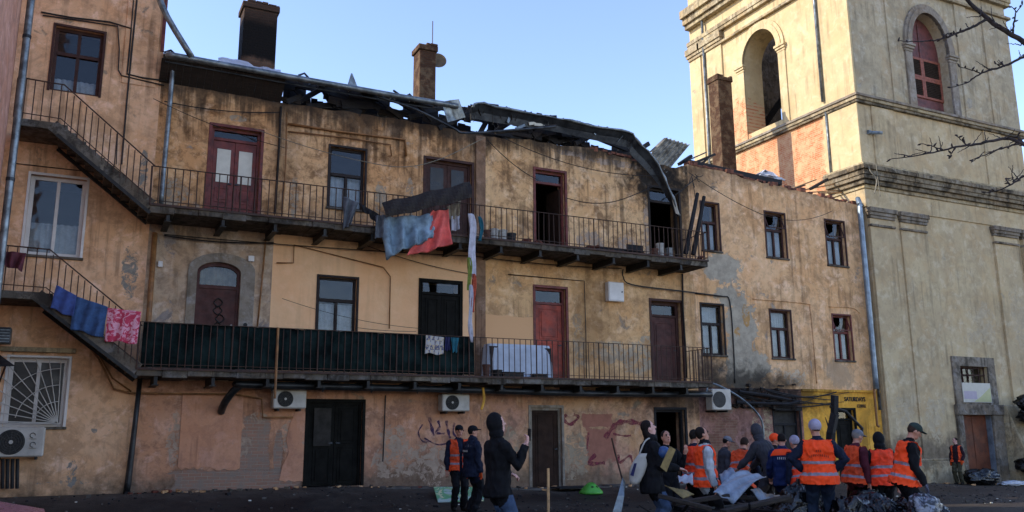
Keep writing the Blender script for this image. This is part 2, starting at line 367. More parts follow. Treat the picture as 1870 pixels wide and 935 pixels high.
stucco('pilaster_brown', '#80664c', '#765c45', '#4c3a2c', '#8a7a66', .1, .4, .5, 0, 66)
stucco('slab_concrete', '#6d665a', '#5a5349', '#2f2b26', '#857c6c', .25, .6, .85, 0, 70, gr=1, warm=1.02, lift=.92, extra=lambda n, c, h: (soot(n, c, [(9, 6.1, 14, .1, .3)]), h))

def charcoal(name, c='#17161a', l='#4a4a4e'):
    n = Nodes(name); v = n.obj
    w = n.noise(3, 8, .7, vec=v, sc=(1, 9, 9)); k = n.step(n.noise(9, 6, .7, vec=v), .55, .75)
    col = n.mix(n.math('MULTIPLY', k, .5), n.mix(n.step(w, .35, .7), lin(c), tuple(x*2.2 for x in lin(c)[:3])+(1,)), lin(l))
    return n.done(col, .75, n.bump(n.noise(26, 6, .7, vec=v), .6, .02), spec=.3)
charcoal('char', '#131214', '#2b2a2b'); charcoal('char_brown', '#1e1814', '#40372e')
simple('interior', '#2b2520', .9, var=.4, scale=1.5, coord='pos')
simple('wood_brown', '#3f241d', .75, scale=6); simple('wood_dark', '#241a17', .75, scale=6); simple('wood_red', '#6b2f28', .6, var=.3, scale=5, dark='#4a1f1c')
simple('door_red', '#963c28', .6, var=.2, scale=4, dark='#6a2a1f'); simple('door_maroon', '#4a2a24', .75, scale=4); simple('door_black', '#14130f', .8, scale=4, spec=.15)
simple('door_steel', '#33241c', .8, scale=4, spec=.15); simple('door_rust', '#6b3a22', .6, var=.25, scale=3, dark='#4f2a1a')
simple('iron', '#2b2421', .65, var=.4, scale=14, dark='#4a2f22', metal=.3); simple('black_iron', '#15130f', .6)
simple('pvc', '#cfcac4', .35, var=.08, scale=3, bump=.02); simple('white_paint', '#b9b4aa', .45, var=.15, scale=5)
simple('zinc', '#7d8487', .42, var=.3, scale=4, metal=.65, bump=.1, dark='#4c5052', coord='pos'); simple('zinc_dark', '#43474b', .5, var=.35, scale=3, metal=.6, dark='#22252a', coord='pos')
simple('pipe_blue', '#7e8c98', .4, var=.25, scale=3, metal=.4, coord='pos'); simple('pipe_black', '#2e3032', .4, var=.4, scale=3, metal=.3, dark='#17181a', coord='pos')
simple('gas_pipe', '#8a5f35', .55, var=.3, scale=5, coord='pos'); simple('cable', '#1b1816', .6, bump=0); simple('cable_light', '#77705f', .6, bump=0)
simple('ac_white', '#b3ada2', .45, var=.15, scale=3, bump=.03); simple('ac_dark', '#22211f', .6); simple('ac_grille', '#3f3e3b', .5)
simple('curtain', '#d6d4ce', .9, var=.15, scale=5, coord='pos'); simple('paper', '#c9c6b8', .8, var=.1, scale=3)
simple('shutter_red', '#6b3a36', .6, var=.25, scale=4, dark='#50302e', coord='pos'); simple('shutter_lattice', '#8d4f3c', .6, var=.25, coord='pos'); simple('louver', '#3d322c', .7, coord='pos')
simple('dark_pane', '#2a2724', .35, var=.3, scale=3, coord='pos'); simple('net_green', '#1a2726', .95, var=.5, scale=2.2, bump=.3, coord='pos', spec=.08); simple('sign_white', '#b3afa2', .5, var=.05); simple('sign_green', '#a8a878', .5, var=.05); simple('sign_purple', '#9c92a0', .5, var=.05)  # the panes here are dark and opaque instead of clear
simple('ink', '#1a1612', .7, bump=0); simple('plastic_sheet', '#b9bcc4', .45, var=.12, scale=3, bump=.25, bscale=9)
simple('bark', '#2a2324', .85, var=.4, scale=12)
for gn, gc in (('graffiti_purple', '#4c3858'), ('graffiti_pink', '#85404a')):       # thin, worn spray paint
    n = Nodes(gn); n.done(lin(gc), .85, spec=.1); tr = n.t.nodes.new('ShaderNodeBsdfTransparent'); ms = n.t.nodes.new('ShaderNodeMixShader')
    n.t.links.new(n.step(n.noise(5, 8, .75, dist=.5), .4, .6, .75, .12), ms.inputs[0]); n.t.links.new(tr.outputs[0], ms.inputs[1]); n.t.links.new(n.b.outputs[0], ms.inputs[2]); n.t.links.new(ms.outputs[0], n.t.nodes['Material Output'].inputs[0])
n = Nodes('glass')
gl = n.t.nodes.new('ShaderNodeBsdfGlossy'); gl.inputs['Roughness'].default_value = .04; gl.inputs['Color'].default_value = (.5, .5, .5, 1)
tr = n.t.nodes.new('ShaderNodeBsdfTransparent'); tr.inputs['Color'].default_value = (.75, .78, .8, 1)
fr = n.t.nodes.new('ShaderNodeFresnel'); fr.inputs['IOR'].default_value = 1.5
ms = n.t.nodes.new('ShaderNodeMixShader'); wav = n.bump(n.noise(1.3, 2), .08, .1); n.put(gl.inputs['Normal'], wav)
bf_ = n.t.nodes.new('ShaderNodeNewGeometry'); n.t.links.new(n.math('MULTIPLY', n.math('ADD', fr.outputs[0], .05), n.math('SUBTRACT', 1.0, bf_.outputs['Backfacing'])), ms.inputs[0]); n.t.links.new(tr.outputs[0], ms.inputs[1]); n.t.links.new(gl.outputs[0], ms.inputs[2])
n.t.links.new(ms.outputs[0], n.t.nodes['Material Output'].inputs[0])
n = Nodes('chimney_brick'); q = n.xyz(n.obj)
bc, bf = n.brick(n.combine(n.math('ADD', q[0], q[1]), q[2], 0.), lin('#573a28'), lin('#684832'), lin('#5c4e40'))
k = n.step(n.math('ADD', n.noise(1.4, 7, .65, vec=n.obj), n.math('MULTIPLY', q[2], .05)), .34, .62)
bc = n.mix(n.math('MULTIPLY', n.step(n.noise(3, 8, .7, vec=n.obj), .45, .6), .4), bc, lin('#b49a78'))
bc = n.mix(n.math('MULTIPLY', k, .5), bc, lin('#2a211c')); n.done(bc, .9, n.bump(n.math('SUBTRACT', n.noise(20, 5, vec=n.obj), n.math('MULTIPLY', bf, 1.2)), .7, .02), spec=.15)
n = Nodes('chimney_sooty'); q = n.xyz(n.obj)
bc, bf = n.brick(n.combine(n.math('ADD', q[0], q[1]), q[2], 0.), lin('#5a4438'), lin('#6d5444'), lin('#5d5248'))
z = n.math('ADD', q[2], n.math('MULTIPLY', n.math('SUBTRACT', n.noise(2.2, 6, vec=n.obj), .5), .5))
bc = n.mix(n.math('MULTIPLY', n.step(z, .32, .5), n.step(z, 1.35, 1.9, 1, .45)), bc, lin('#1a1817')); n.done(bc, .9, n.bump(n.math('SUBTRACT', n.noise(20, 5, vec=n.obj), n.math('MULTIPLY', bf, 1.2)), .7, .02), spec=.15)
n = Nodes('asphalt')
a = n.noise(.35, 6, .6); b_ = n.noise(3, 8, .7); c_ = n.noise(60, 4, .7)
col = n.mix(n.step(a, .35, .65), lin('#252120'), lin('#433b33')); col = n.mix(n.math('MULTIPLY', n.step(b_, .5, .7), .6), col, lin('#191613')); col = n.mix(n.math('MULTIPLY', n.step(c_, .6, .75), .5), col, lin('#6a645c'))
q = n.xyz(); col = n.mix(n.math('MULTIPLY', n.patch(29, -.6, 7, 50, .3, soft=.4), .6), col, lin('#55483e'))
dn_ = n.step(n.math('ADD', q[1], n.math('MULTIPLY', n.math('SUBTRACT', n.noise(.9, 7, .7), .5), 4.0)), 18.9, 20.6); col = n.mix(n.math('MULTIPLY', dn_, .55), col, lin('#5f574e'))
ck_ = n.noise(1.3, 9, .75, off=5, dist=2.5); col = n.mix(n.math('MULTIPLY', n.step(n.math('ABSOLUTE', n.math('SUBTRACT', ck_, .5)), .0, .018, 1, 0), .6), col, lin('#141314'))
n.done(col, n.step(a, .35, .6, .55, .9), n.bump(n.math('ADD', n.math('MULTIPLY', b_, .8), n.math('MULTIPLY', c_, .3)), .8, .04), spec=.15)
# ------------------------------------------------------------------ ground
mb = MB(); xs = [-60, -30, -15, -8]+[-5+i*.75 for i in range(60)]+[45, 60, 90, 200]; ys = [-150, -60, -20, -6]+[-2+i*.6 for i in range(40)]+[24, 40, 80, 200]
rnd = random.Random(3)
mb.sheet([[(x, y, ground_z(x, y)+(rnd.uniform(-.012, .012) if 2 < y < 20.3 else 0)) for x in xs] for y in ys])
props(mb.build('ground', 'asphalt', smooth=True), kind='structure')
simple('apron', '#5d574f', .85, var=.35, scale=3, coord='pos', dark='#37332f')
mb = MB()
for i in range(14):
    x0 = 6.6+i*.72; x1 = x0+.7; z = min(ground_z(x0, 20.9), ground_z(x1, 20.9))+.03
    mb.box(x0, x1, 20.25+rnd.uniform(-.06, .06), 21.02, z-.3, z+rnd.uniform(-.01, .015))
simple('bounce_paving', '#b5ad9c', .85, var=.25, scale=2, coord='pos')
pv = MB().sheet([[(x, y, ground_z(x, y)+.006) for x in (-1.8, 4, 9, 14, 22, 30, 45)] for y in (-40, -20, -8, 0, 3, 5.5)]).build('bounce_paving', 'bounce_paving', smooth=True); props(pv, kind='structure')  # unseen pale surface, added to bounce sunlight up onto the facade
props(mb.build('wall_apron', 'apron', bevel=.012), kind='structure')

# ------------------------------------------------------------------ the burnt house
house = thing('burnt_house', 'long ochre two-balcony house with burnt roof, peeling walls and pink ground floor', 'house', (9, 21.2, -.3))
WT = .45
def part_wall(outer, holes, mat, y0=WALL_Y, thick=WT, parent=None, name='wall'):
    return wall_mesh(MB(), outer, holes, XZ(y0), thick).build(name, mat, parent or house)
OP = {}
def op(k, *r): OP[k] = r; return rh(*r)
part_wall(rh(1.07, 9.45, -1, 2.45), [op('gate', 4.92, 6.27, 0, 2.0)], 'stucco_pink')
part_wall(rh(9.45, 16.7, -1, 2.45), [op('steel', 10.97, 11.93, -.23, 1.9), op('burnt_low', 15.1, 16.15, -.25, 1.87)], 'stucco_ground_ochre')
part_wall(rh(16.7, 20.85, -1, 2.55), [op('low_window', 19.62, 20.7, .4, 1.88)], 'stucco_ground_burnt')
part_wall(rh(20.85, 24.42, -1, 2.55), [op('cafe', 22.34, 23.15, -.45, 1.9)], 'stucco_yellow')
arch = arch_loop(2.18, 3.17, 2.62, 5.0, .25)
part_wall(rh(1.07, 3.9, 2.45, 6.12), [arch], 'stucco_grey')
part_wall(rh(3.9, 9.45, 2.45, 6.12), [op('w1', 5.05, 6.03, 3.3, 5.09), op('d770', 7.76, 8.87, 2.62, 5.17)], 'stucco_peach')
part_wall(rh(9.45, 16.7, 2.45, 6.12), [op('dred', 11.15, 12.14, 2.62, 5.24), op('dbrown', 15.08, 16.2, 2.62, 5.1)], 'stucco_first')
def jag(x0, x1, prof, step=.22, amp=.06, seed=1):
    r = random.Random(seed); n = int((x1-x0)/step); out = []
    for i in range(n, -1, -1):
        x = x0+(x1-x0)*i/n; out.append((x, interp(x, prof)+r.uniform(-amp, amp*.5)))
    return out
TOPL = [(1, 9.56), (4, 9.5), (7, 9.56), (9.45, 9.5)]; TOPR = [(9.45, 9.5), (12.7, 9.62), (14.2, 9.52), (15.5, 9.42), (16.7, 9.5)]; TOP3 = [(16.7, 9.58), (17.3, 9.62), (20, 9.38), (24.4, 9.1)]
part_wall([(1.07, 6.12), (9.45, 6.12)]+jag(1.07, 9.45, TOPL, amp=.03), [op('dA', 2.3, 3.47, 6.21, 8.63), op('wB', 5.22, 6.15, 6.9, 8.53), op('dC', 7.84, 9.2, 6.21, 8.56)], 'stucco_second')
part_wall([(9.45, 6.12), (16.7, 6.12)]+jag(9.45, 16.7, TOPR, seed=2), [op('dD', 11.2, 12.18, 6.21, 8.7), op('dF', 15.18, 16.3, 6.21, 8.66)], 'stucco_second_burnt')
part_wall([(16.7, 2.55), (24.42, 2.55)]+jag(16.7, 24.42, TOP3, seed=3, amp=.05), [op('a3', 16.96, 17.82, 3.54, 5.11), op('a4', 19.76, 20.62, 3.53, 5.08), op('a5', 22.52, 23.34, 3.54, 5.07),
          op('b3', 17.17, 17.86, 6.84, 8.4), op('b4', 19.82, 20.67, 6.84, 8.37), op('b5', 22.54, 23.42, 6.8, 8.38)], 'stucco_section')
MB().box(9.31, 9.6, 20.94, 21.0, 2.62, 9.42).build('pilaster', 'pilaster_brown', house, bevel=.01)
# brick courses bared along the burnt wall head
mb = MB(); r = random.Random(5)
for x0, x1, prof in ((12.4, 15.6, TOPR), (16.8, 24.3, TOP3)):
    x = x0
    while x < x1:
        w = r.uniform(.12, .28)
        if r.random() < .72: z = interp(x, prof)+r.uniform(-.07, .01); mb.box(x, x+w-.015, 20.985+r.uniform(-.02, .03), 21.3, z, z+r.choice((.065, .07, .14)))
        x += w
simple('bare_brick', '#7a4a36', .9, var=.4, scale=5, dark='#3a2620', coord='pos')
props(mb.build('bared_brick', 'bare_brick', house), kind='stuff')
# a later coat of pink render, standing proud of the old wall
r = random.Random(15); bt = [(2.05+i*1.34/16, .5+r.uniform(-.035, .035)-(.05 if i > 8 else 0)) for i in range(17)]
MB().prism(bt+[(3.39, 2.2), (2.05, 2.2)], XZ(20.982), 0, .03).build('render_panel', 'stucco_panel', house)
bt = [(4.3+i*.58/8, .15+r.uniform(-.03, .03)) for i in range(9)]; MB().prism(bt+[(4.88, 1.75), (4.62, 1.8), (4.5, 1.5), (4.42, 1.1), (4.5, .8), (4.36, .5)], XZ(20.985), 0, .03).build('render_panel', 'stucco_panel', house)
MB().tube([F(704, 722, 20.96), F(702, 780, 20.96), F(699, 843, 20.96)], .016, 6).build('cable', 'cable', house)
# rooms behind the openings
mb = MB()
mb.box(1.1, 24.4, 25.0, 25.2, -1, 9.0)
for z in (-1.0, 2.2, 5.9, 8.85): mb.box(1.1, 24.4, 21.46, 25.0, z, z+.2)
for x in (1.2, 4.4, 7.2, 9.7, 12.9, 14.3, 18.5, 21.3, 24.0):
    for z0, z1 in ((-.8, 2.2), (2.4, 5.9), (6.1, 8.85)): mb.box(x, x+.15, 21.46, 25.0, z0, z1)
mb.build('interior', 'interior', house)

def pane(parent, x0, x1, z0, z1, y, mat='glass', name='pane'):
    t = random.uniform(-.006, .006)
    MB().add([(x0, y+t, z0), (x1, y-t, z0), (x1, y-t, z1), (x0, y+t, z1), (x0, y+t+.005, z0), (x1, y-t+.005, z0), (x1, y-t+.005, z1), (x0, y+t+.005, z1)],
             [(0,1,2,3),(7,6,5,4),(0,4,5,1),(1,5,6,2),(2,6,7,3),(3,7,4,0)]).build(name, mat, parent)
def curtain(parent, x0, x1, z0, z1, y, mat='curtain', gap=0, name='curtain'):
    g = []
    for j in range(4):
        z = lerp(z0, z1, j/3); g.append([(lerp(x0, x1, i/24), y+.025*math.sin(i*1.9+j*.2)+.01*math.sin(i*.7), z) for i in range(25)])
    MB().sheet(g, .004).build(name, mat, parent, smooth=True)
def window(parent, x0, x1, z0, z1, mat='wood_brown', split=.36, Y=WALL_Y, rec=.12, fw=.065, cols=2, topcols=1, curt=None, sill='slab_concrete', broken=False, tcurt=False, glass='glass'):
    f = MB(); y0, y1 = Y+rec, Y+rec+.07; zt = z1-(z1-z0)*split
    f.box(x0, x0+fw, y0, y1, z0, z1).box(x1-fw, x1, y0, y1, z0, z1).box(x0+fw, x1-fw, y0, y1, z1-fw, z1).box(x0+fw, x1-fw, y0, y1, z0, z0+fw)
    rows = []
    if split: f.box(x0+fw, x1-fw, y0-.025, y1, zt-.04, zt+.04); rows.append((zt+.04, z1-fw, topcols, True)); rows.append((z0+fw, zt-.04, cols, False))
    else: rows.append((z0+fw, z1-fw, cols, False))
    # architrave on the wall face
    f.box(x0-.05, x0+.005, Y-.022, Y+.02, z0-.02, z1+.05).box(x1-.005, x1+.05, Y-.022, Y+.02, z0-.02, z1+.05).box(x0+.005, x1-.005, Y-.022, Y+.02, z1-.005, z1+.05)
    cells = []
    for a, b, n, top in rows:
        w = (x1-x0-2*fw)/n
        for i in range(n):
            c0 = x0+fw+i*w; c1 = c0+w
            if i: f.box(c0-.035, c0+.035, y0-.012, y1-.004, a, b)
            cells.append((c0+(.035 if i else 0), c1-(.035 if i < n-1 else 0), a, b, top))
    o = f.build('window', mat, parent, bevel=.004)
    for c0, c1, a, b, top in cells:
        if broken and top:
            g = MB(); v = [(c0, a), (c1, a), (c1, b), (c0+.6*(c1-c0), b), (c0+.55*(c1-c0), a+.45*(b-a)), (c0+.2*(c1-c0), a+.2*(b-a))]
            g.prism(v, XZ(y0+.03), 0, .004).build('pane', 'glass', o)
            g = MB(); k = .16; g.add([(c0, y0-.0, b), (c1, y0, b), (c1, y0-k, a+.06), (c0, y0-k, a+.02)], [(0,1,2,3)])
            vf = MB(); vf.beam((c0, y0, b), (c0, y0-k, a+.02), .03, .03).beam((c1, y0, b), (c1, y0-k, a+.04), .03, .03).beam((c0, y0-k, a+.02), (c1, y0-k, a+.04), .03, .03).build('vent_frame', mat, o)
        else: pane(o, c0, c1, a, b, y0+.03, glass)
    if curt is not None:
        curtain(o, x0+fw, x1-fw, z0+.04, z0+.04+(zt-z0 if split else z1-z0)*curt, y1+.035)
    if tcurt: curtain(o, x0+fw, x1-fw, zt, z1-.05, y1+.1)
    if sill: MB().box(x0-.07, x1+.07, Y-.06, Y+.1, z0-.055, z0).build('sill', sill, o, bevel=.008)
    return o
window(house, *OP['wB'], mat='wood_dark', split=.44, curt=.95)
window(house, *OP['w1'], mat='wood_dark', split=.32, curt=.9, fw=.06)
window(house, *OP['a3'], mat='wood_dark', split=.38, curt=.9, tcurt=True); window(house, *OP['a4'], mat='wood_brown', split=.38, curt=.95, tcurt=True); window(house, *OP['a5'], mat='wood_red', split=.38, curt=.95, broken=True)
window(house, *OP['b3'], mat='wood_brown', split=.4, curt=.9); window(house, *OP['b4'], mat='wood_brown', split=.38, curt=.95, broken=True); window(house, *OP['b5'], mat='wood_brown', split=.4, curt=.9, broken=True)
window(house, *OP['low_window'], mat='char', split=.3, sill=None, glass='ink')

def door(parent, x0, x1, z0, z1, mat, leaves=1, transom=0, Y=WALL_Y, rec=.14, fw=.07, panels=((.08, .42), (.5, .92)), glazed=None, frame=None, open_leaf=None, knob=True, proud=.02, gmat='paper'):
    f = MB(); y0, y1 = Y+rec-.03, Y+rec+.09; zt = z1-transom if transom else z1-fw
    f.box(x0, x0+fw, y0, y1, z0, z1).box(x1-fw, x1, y0, y1, z0, z1).box(x0+fw, x1-fw, y0, y1, z1-fw, z1)
    f.box(x0-.07, x0+.004, Y-proud, Y+.04, z0, z1+.07).box(x1-.004, x1+.07, Y-proud, Y+.04, z0, z1+.07).box(x0+.004, x1-.004, Y-proud, Y+.04, z1-.004, z1+.07)
    if transom: f.box(x0+fw, x1-fw, y0, y1, zt-.04, zt+.03)
    o = f.build('door', frame or mat, parent, bevel=.004)
    if transom: pane(o, x0+fw, x1-fw, zt+.03, z1-fw, y0+.06)
    w = (x1-x0-2*fw)/leaves; top = zt-.04 if transom else z1-fw
    for i in range(leaves):
        a = x0+fw+i*w+.004; b = a+w-.008; H = top-z0
        if open_leaf == i: continue
        l = MB().box(a, b, y0+.03, y0+.075, z0+.01, top-.005)
        for p0, p1 in panels:
            if glazed and (p0, p1) == glazed: continue
            c0, c1, d0, d1 = a+.1*w+.03, b-.1*w-.03, z0+H*p0, z0+H*p1
            l.box(c0, c1, y0+.018, y0+.03, d0, d0+.03).box(c0, c1, y0+.018, y0+.03, d1-.03, d1).box(c0, c0+.03, y0+.018, y0+.03, d0+.03, d1-.03).box(c1-.03, c1, y0+.018, y0+.03, d0+.03, d1-.03)
            l.box(c0+.07, c1-.07, y0+.014, y0+.03, d0+.07, d1-.07)
        lo = l.build('door_leaf', mat, o, bevel=.004)
        if glazed: pane(lo, a+.18*w, b-.18*w, z0+H*glazed[0], z0+H*glazed[1], y0+.018, gmat, 'glazing')
        if knob: MB().tube([(b-.06 if i == 0 else a+.06, y0-.02, z0+1.02), (b-.06 if i == 0 else a+.06, y0+.03, z0+1.02)], .022, 8).box((b-.14) if i == 0 else a+.06, (b-.06) if i == 0 else a+.14, y0-.03, y0-.015, z0+1.0, z0+1.025).build('handle', 'zinc_dark', lo)
    return o
d = door(house, *OP['dA'], 'wood_red', 2, .28, glazed=(.5, .9), panels=((.06, .22), (.26, .44), (.5, .9)))
door(house, *OP['dC'], 'wood_brown', 2, 0, panels=((.06, .3), (.36, .6), (.66, .95)), glazed=(.66, .95), frame='wood_brown', gmat='dark_pane')
dd = door(house, *OP['dD'], 'wood_red', 1, .34, frame='wood_red', open_leaf=0)
MB().beam((12.08, 21.16, 7.24), (12.04, 21.85, 7.24), .05, 2.0).build('door_leaf', 'door_steel', dd)
dd = door(house, *OP['dF'], 'char_brown', 1, .4, frame='char_brown', open_leaf=0)
door(house, *OP['dred'], 'door_red', 1, .42, panels=((.06, .5), (.55, .95)), frame='wood_red')
door(house, *OP['dbrown'], 'door_maroon', 1, .42, frame='wood_brown', fw=.1, rec=.2)
door(house, *OP['d770'], 'door_black', 2, .32, frame='door_black', panels=((.04, .96),), fw=.03, rec=-.02, proud=.03)
door(house, *OP['gate'], 'door_black', 2, 0, frame='door_black', panels=((.03, .48), (.52, .97)), rec=.1)
simple('dull_patch', '#3a3733', .9, var=.3, scale=3, spec=.1, coord='pos')
MB().box(5.08, 5.5, 21.045, 21.058, .95, 1.85).build('steel_patch', 'dull_patch', house)
door(house, *OP['steel'], 'door_steel', 1, 0, frame='surround_grey', panels=((.03, .97),), rec=.1)
door(house, *OP['burnt_low'], 'char', 1, 0, frame='char', open_leaf=0)
door(house, *OP['cafe'], 'door_black', 1, .3, frame='door_black', panels=((.05, .95),), glazed=None)
simple('cloth_drape', '#9a8a6c', .9, var=.3, scale=5, coord='pos')
# arched door and its grey plaster surround
a2 = arch_loop(2.24, 3.11, 2.62, 4.98, .21)
ring = MB(); wall_mesh(ring, arch_loop(1.98, 3.5, 2.62, 5.05, .42), [[(x, z) for x, z in arch_loop(2.18, 3.17, 2.64, 5.0, .25)]], XZ(20.965), .035)
ring.build('door_surround', 'surround_grey', house)
fr = MB(); wall_mesh(fr, arch_loop(2.18, 3.17, 2.62, 5.0, .25), [arch_loop(2.25, 3.1, 2.7, 4.97, .19)], XZ(21.06), .08); fr.box(2.25, 3.1, 21.05, 21.13, 4.62, 4.7)
ad = fr.build('door', 'door_maroon', house)
lf = MB().box(2.252, 3.098, 21.08, 21.12, 2.64, 4.62)
r = random.Random(2)
for k in range(7):
    z = 3.15+k*.19; cx = 2.72+.04*math.sin(k*2)
    lf.mat(1).tube(smooth_path([(cx-.1, 21.07, z), (cx, 21.06, z+.1), (cx+.1, 21.07, z), (cx, 21.06, z-.09), (cx-.1, 21.07, z)], 4), .013, 5)
lo = lf.build('door_leaf', ['door_maroon', 'black_iron'], ad)
MB().tube([(3.02, 21.03, 3.75), (3.02, 21.08, 3.75)], .03, 10).build('lock', 'ac_white', lo); MB().tube([(3.02, 21.03, 3.3), (3.02, 21.08, 3.3)], .025, 10).build('handle', 'ac_white', lo)
pane(ad, 2.26, 3.09, 4.7, 5.14, 21.1); curtain(ad, 2.2, 3.15, 4.6, 5.2, 21.22, 'cloth_drape')
MB().tube([(3.33, 20.95, 3.78), (3.33, 20.97, 3.78)], .05, 12).build('door_bell', 'black_iron', house)

# ------------------------------------------------------------------ balconies
BY = 19.84
BAR = {}
def bar_mesh(h, r=.012):
    k = (round(h, 2), r)
    if k not in BAR: BAR[k] = MB().tube([(0, 0, 0), (0, 0, h)], r, 6).mesh('baluster', 'iron')
    return BAR[k]
def balcony(x0, x1, z, rail, y=BY, seed=1, ends=(False, True), step=.158, deep=.17, bend=0):
    r = random.Random(seed); m = MB()
    g = MB(); n = int((x1-x0)/.5)
    # slab with a chipped front edge
    for i in range(n):
        a, b = x0+(x1-x0)*i/n, x0+(x1-x0)*(i+1)/n
        dz = r.uniform(-.03, .02) if r.random() < .5 else 0
        g.box(a, b+.001*(i % 2), y+r.uniform(-.015, .02), 20.995, z-deep+dz+r.uniform(0, .03), z+.0005*(i % 2))
    o = g.build('balcony', 'slab_concrete', house, bevel=.01)
    MB().box(x0, x1, y-.035, y-.0, z-.03, z+.02).build('edge_iron', 'iron', o)
    k = x0+.4
    while k < x1:
        w = .07; b = MB().box(k-w/2, k+w/2, y+.05, 20.99, z-deep-.16, z-deep+.01).box(k-w, k+w, y+.06, 20.98, z-deep-.175, z-deep-.155); b.build('bracket', 'black_iron', o); k += 1.17
    t = MB().beam((x0, y, z+rail), (x1, y, z+rail), .045, .014).beam((x0, y, z+.09), (x1, y, z+.09), .03, .012)
    for e, X in zip(ends, (x0, x1)):
        if e: t.beam((X, y, z+rail), (X, 20.98, z+rail), .04, .014).beam((X, y, z+.09), (X, 20.98, z+.09), .03, .012)
    t.build('rail', 'iron', o)
    nb = int((x1-x0)/step)
    for i in range(nb+1):
        x = x0+(x1-x0)*i/nb
        post = i % 12 == 0
        q = link('baluster', bar_mesh(rail+.02, .02 if post else .012), o, (x, y, z-.02))
        q.rotation_euler = (r.uniform(-.012, .012), r.uniform(-.014, .014), 0)
    for e, X in zip(ends, (x0, x1)):
        if e:
            for i in range(1, 8): link('baluster', bar_mesh(rail+.02), o, (X, y+(20.98-y)*i/8, z-.02))
    return o
up = balcony(.98, 16.38, 6.21, .87, seed=4)
lw = balcony(.98, 16.3, 2.62, .99, seed=6)
# dark green netting tied inside the lower railing
g = []
for j in range(5):
    z = lerp(2.66, 3.62, j/4)
    g.append([(lerp(1.05, 8.78, i/110), BY+.03+.018*math.sin(i*1.7)+.012*math.sin(i*.61+j), z-.02*math.sin(i*.23)**2*(j == 4)) for i in range(111)])
props(MB().sheet(g, .004).build('netting', 'net_green', None, smooth=True), 'dark green netting tied along the lower balcony railing of the house', 'netting')

# ------------------------------------------------------------------ pipes and cables on the house
def pipe(name, pts, r, mat, parent=house, n=10, sm=True): return MB().tube(pts, r, n).build(name, mat, parent, smooth=sm)
pipe('gutter_downpipe', smooth_path([F(315, 122, 20.75), F(312, 170, 20.78), F(300, 300, 20.8), F(294, 372, 20.8)], 3), .055, 'zinc')
pipe('gutter_downpipe', [F(283, 425, 20.85), F(270, 600, 20.85), F(262, 675, 20.85)], .06, 'gas_pipe')
pipe('gutter_downpipe', [F(256, 690, 20.85), F(246, 780, 20.85), F(234, 880, 20.85), F(230, 905, 20.85)], [.05, .055, .07, .07], 'pipe_black')
pipe('drain_pipe', smooth_path([(2.9, 20.95, 1.75), (2.95, 20.6, 2.0), (3.2, 20.35, 2.32), (3.6, 20.3, 2.34), (8.7, 20.3, 2.31), (12.5, 20.3, 2.27), (16.6, 20.3, 2.3)], 6), .085, 'pipe_black', n=14)
hg = MB().tube([(0, 0, -.12), (0, 0, .14)], .012, 6).tube([(-.02, 0, 0), (.02, 0, 0)], .093, 14).mesh('pipe_hanger', 'zinc_dark')
for i in range(11): link('pipe_hanger', hg, house, (3.9+i*1.18, 20.3, 2.32))
pipe('gas_pipe', [F(135, 600, 20.9), F(180, 655, 20.9), F(208, 710, 20.9), F(240, 718, 20.9), F(430, 720, 20.9), F(478, 728, 20.9), F(480, 762, 20.9), F(535, 762, 20.9)], .022, 'gas_pipe')
pipe('gas_pipe', [F(148, 592, 20.93), F(205, 690, 20.93), F(240, 715, 20.93)], .018, 'gas_pipe')
pipe('gas_pipe', [F(505, 480, 20.95), F(536, 480, 20.95), F(537, 447, 20.95), F(700, 488, 20.95), F(713, 505, 20.95), F(711, 600, 20.95)], .016, 'gas_pipe')
pipe('gas_pipe', [F(526, 226, 20.95), F(620, 240, 20.95), F(740, 255, 20.95), F(742, 285, 20.95)], .03, 'gas_pipe')
pipe('gas_pipe', [F(526, 240, 20.95), F(640, 252, 20.95), F(713, 264, 20.95), F(715, 285, 20.95)], .018, 'gas_pipe')
pipe('gas_pipe', [F(513, 195, 20.94), F(510, 260, 20.94), F(502, 390, 20.94)], .03, 'char_brown')
pipe('gas_pipe', [F(524, 205, 20.94), F(522, 300, 20.94), F(515, 392, 20.94)], .018, 'gas_pipe')
pipe('gas_pipe', [F(485, 440, 20.94), F(478, 520, 20.94), F(470, 596, 20.94)], .02, 'gas_pipe')
pipe('gas_pipe', [F(928, 501, 20.96), F(1067, 513, 20.96), F(1070, 610, 20.96), F(1071, 690, 20.96)], .013, 'cable')
pipe('gas_pipe', [F(1246, 500, 20.95), F(1247, 560, 20.95), F(1252, 640, 20.95), F(1254, 690, 20.95)], .028, 'char_brown')
pipe('gas_pipe', smooth_path([F(1270, 536, 20.97), F(1318, 541, 20.97), F(1333, 552, 20.97), F(1340, 640, 20.97), F(1342, 700, 20.97)], 4), .02, 'cable')
pipe('moulding', smooth_path([F(1375, 546, 20.985), F(1470, 554, 20.985), F(1480, 566, 20.985), F(1488, 650, 20.985), F(1492, 700, 20.985)], 4), .02, 'stucco_section')
pipe('moulding', smooth_path([F(1514, 560, 20.985), F(1556, 562, 20.985), F(1570, 572, 20.985)], 4), .018, 'stucco_section')
def cable(a, b, drop, r=.009, mat='cable', parent=house): return MB().tube(sag(a, b, drop), r, 5).build('cable', mat, parent)
cable(F(280, 180, 20.6), F(520, 270, 20.4), .1); cable(F(465, 235, 20.8), F(650, 292, 20.3), .05, .01, 'cable_light'); 
MB().tube(smooth_path([F(650, 292, 20.3), F(730, 305, 20.2), F(800, 292, 20.3), F(884, 252, 20.6)], 6), .011, 5).build('cable', 'cable_light', house)
cable(F(890, 255, 20.7), F(985, 330, 20.7), .12, .012); cable(F(920, 252, 20.8), F(1215, 320, 20.7), .35, .012); 
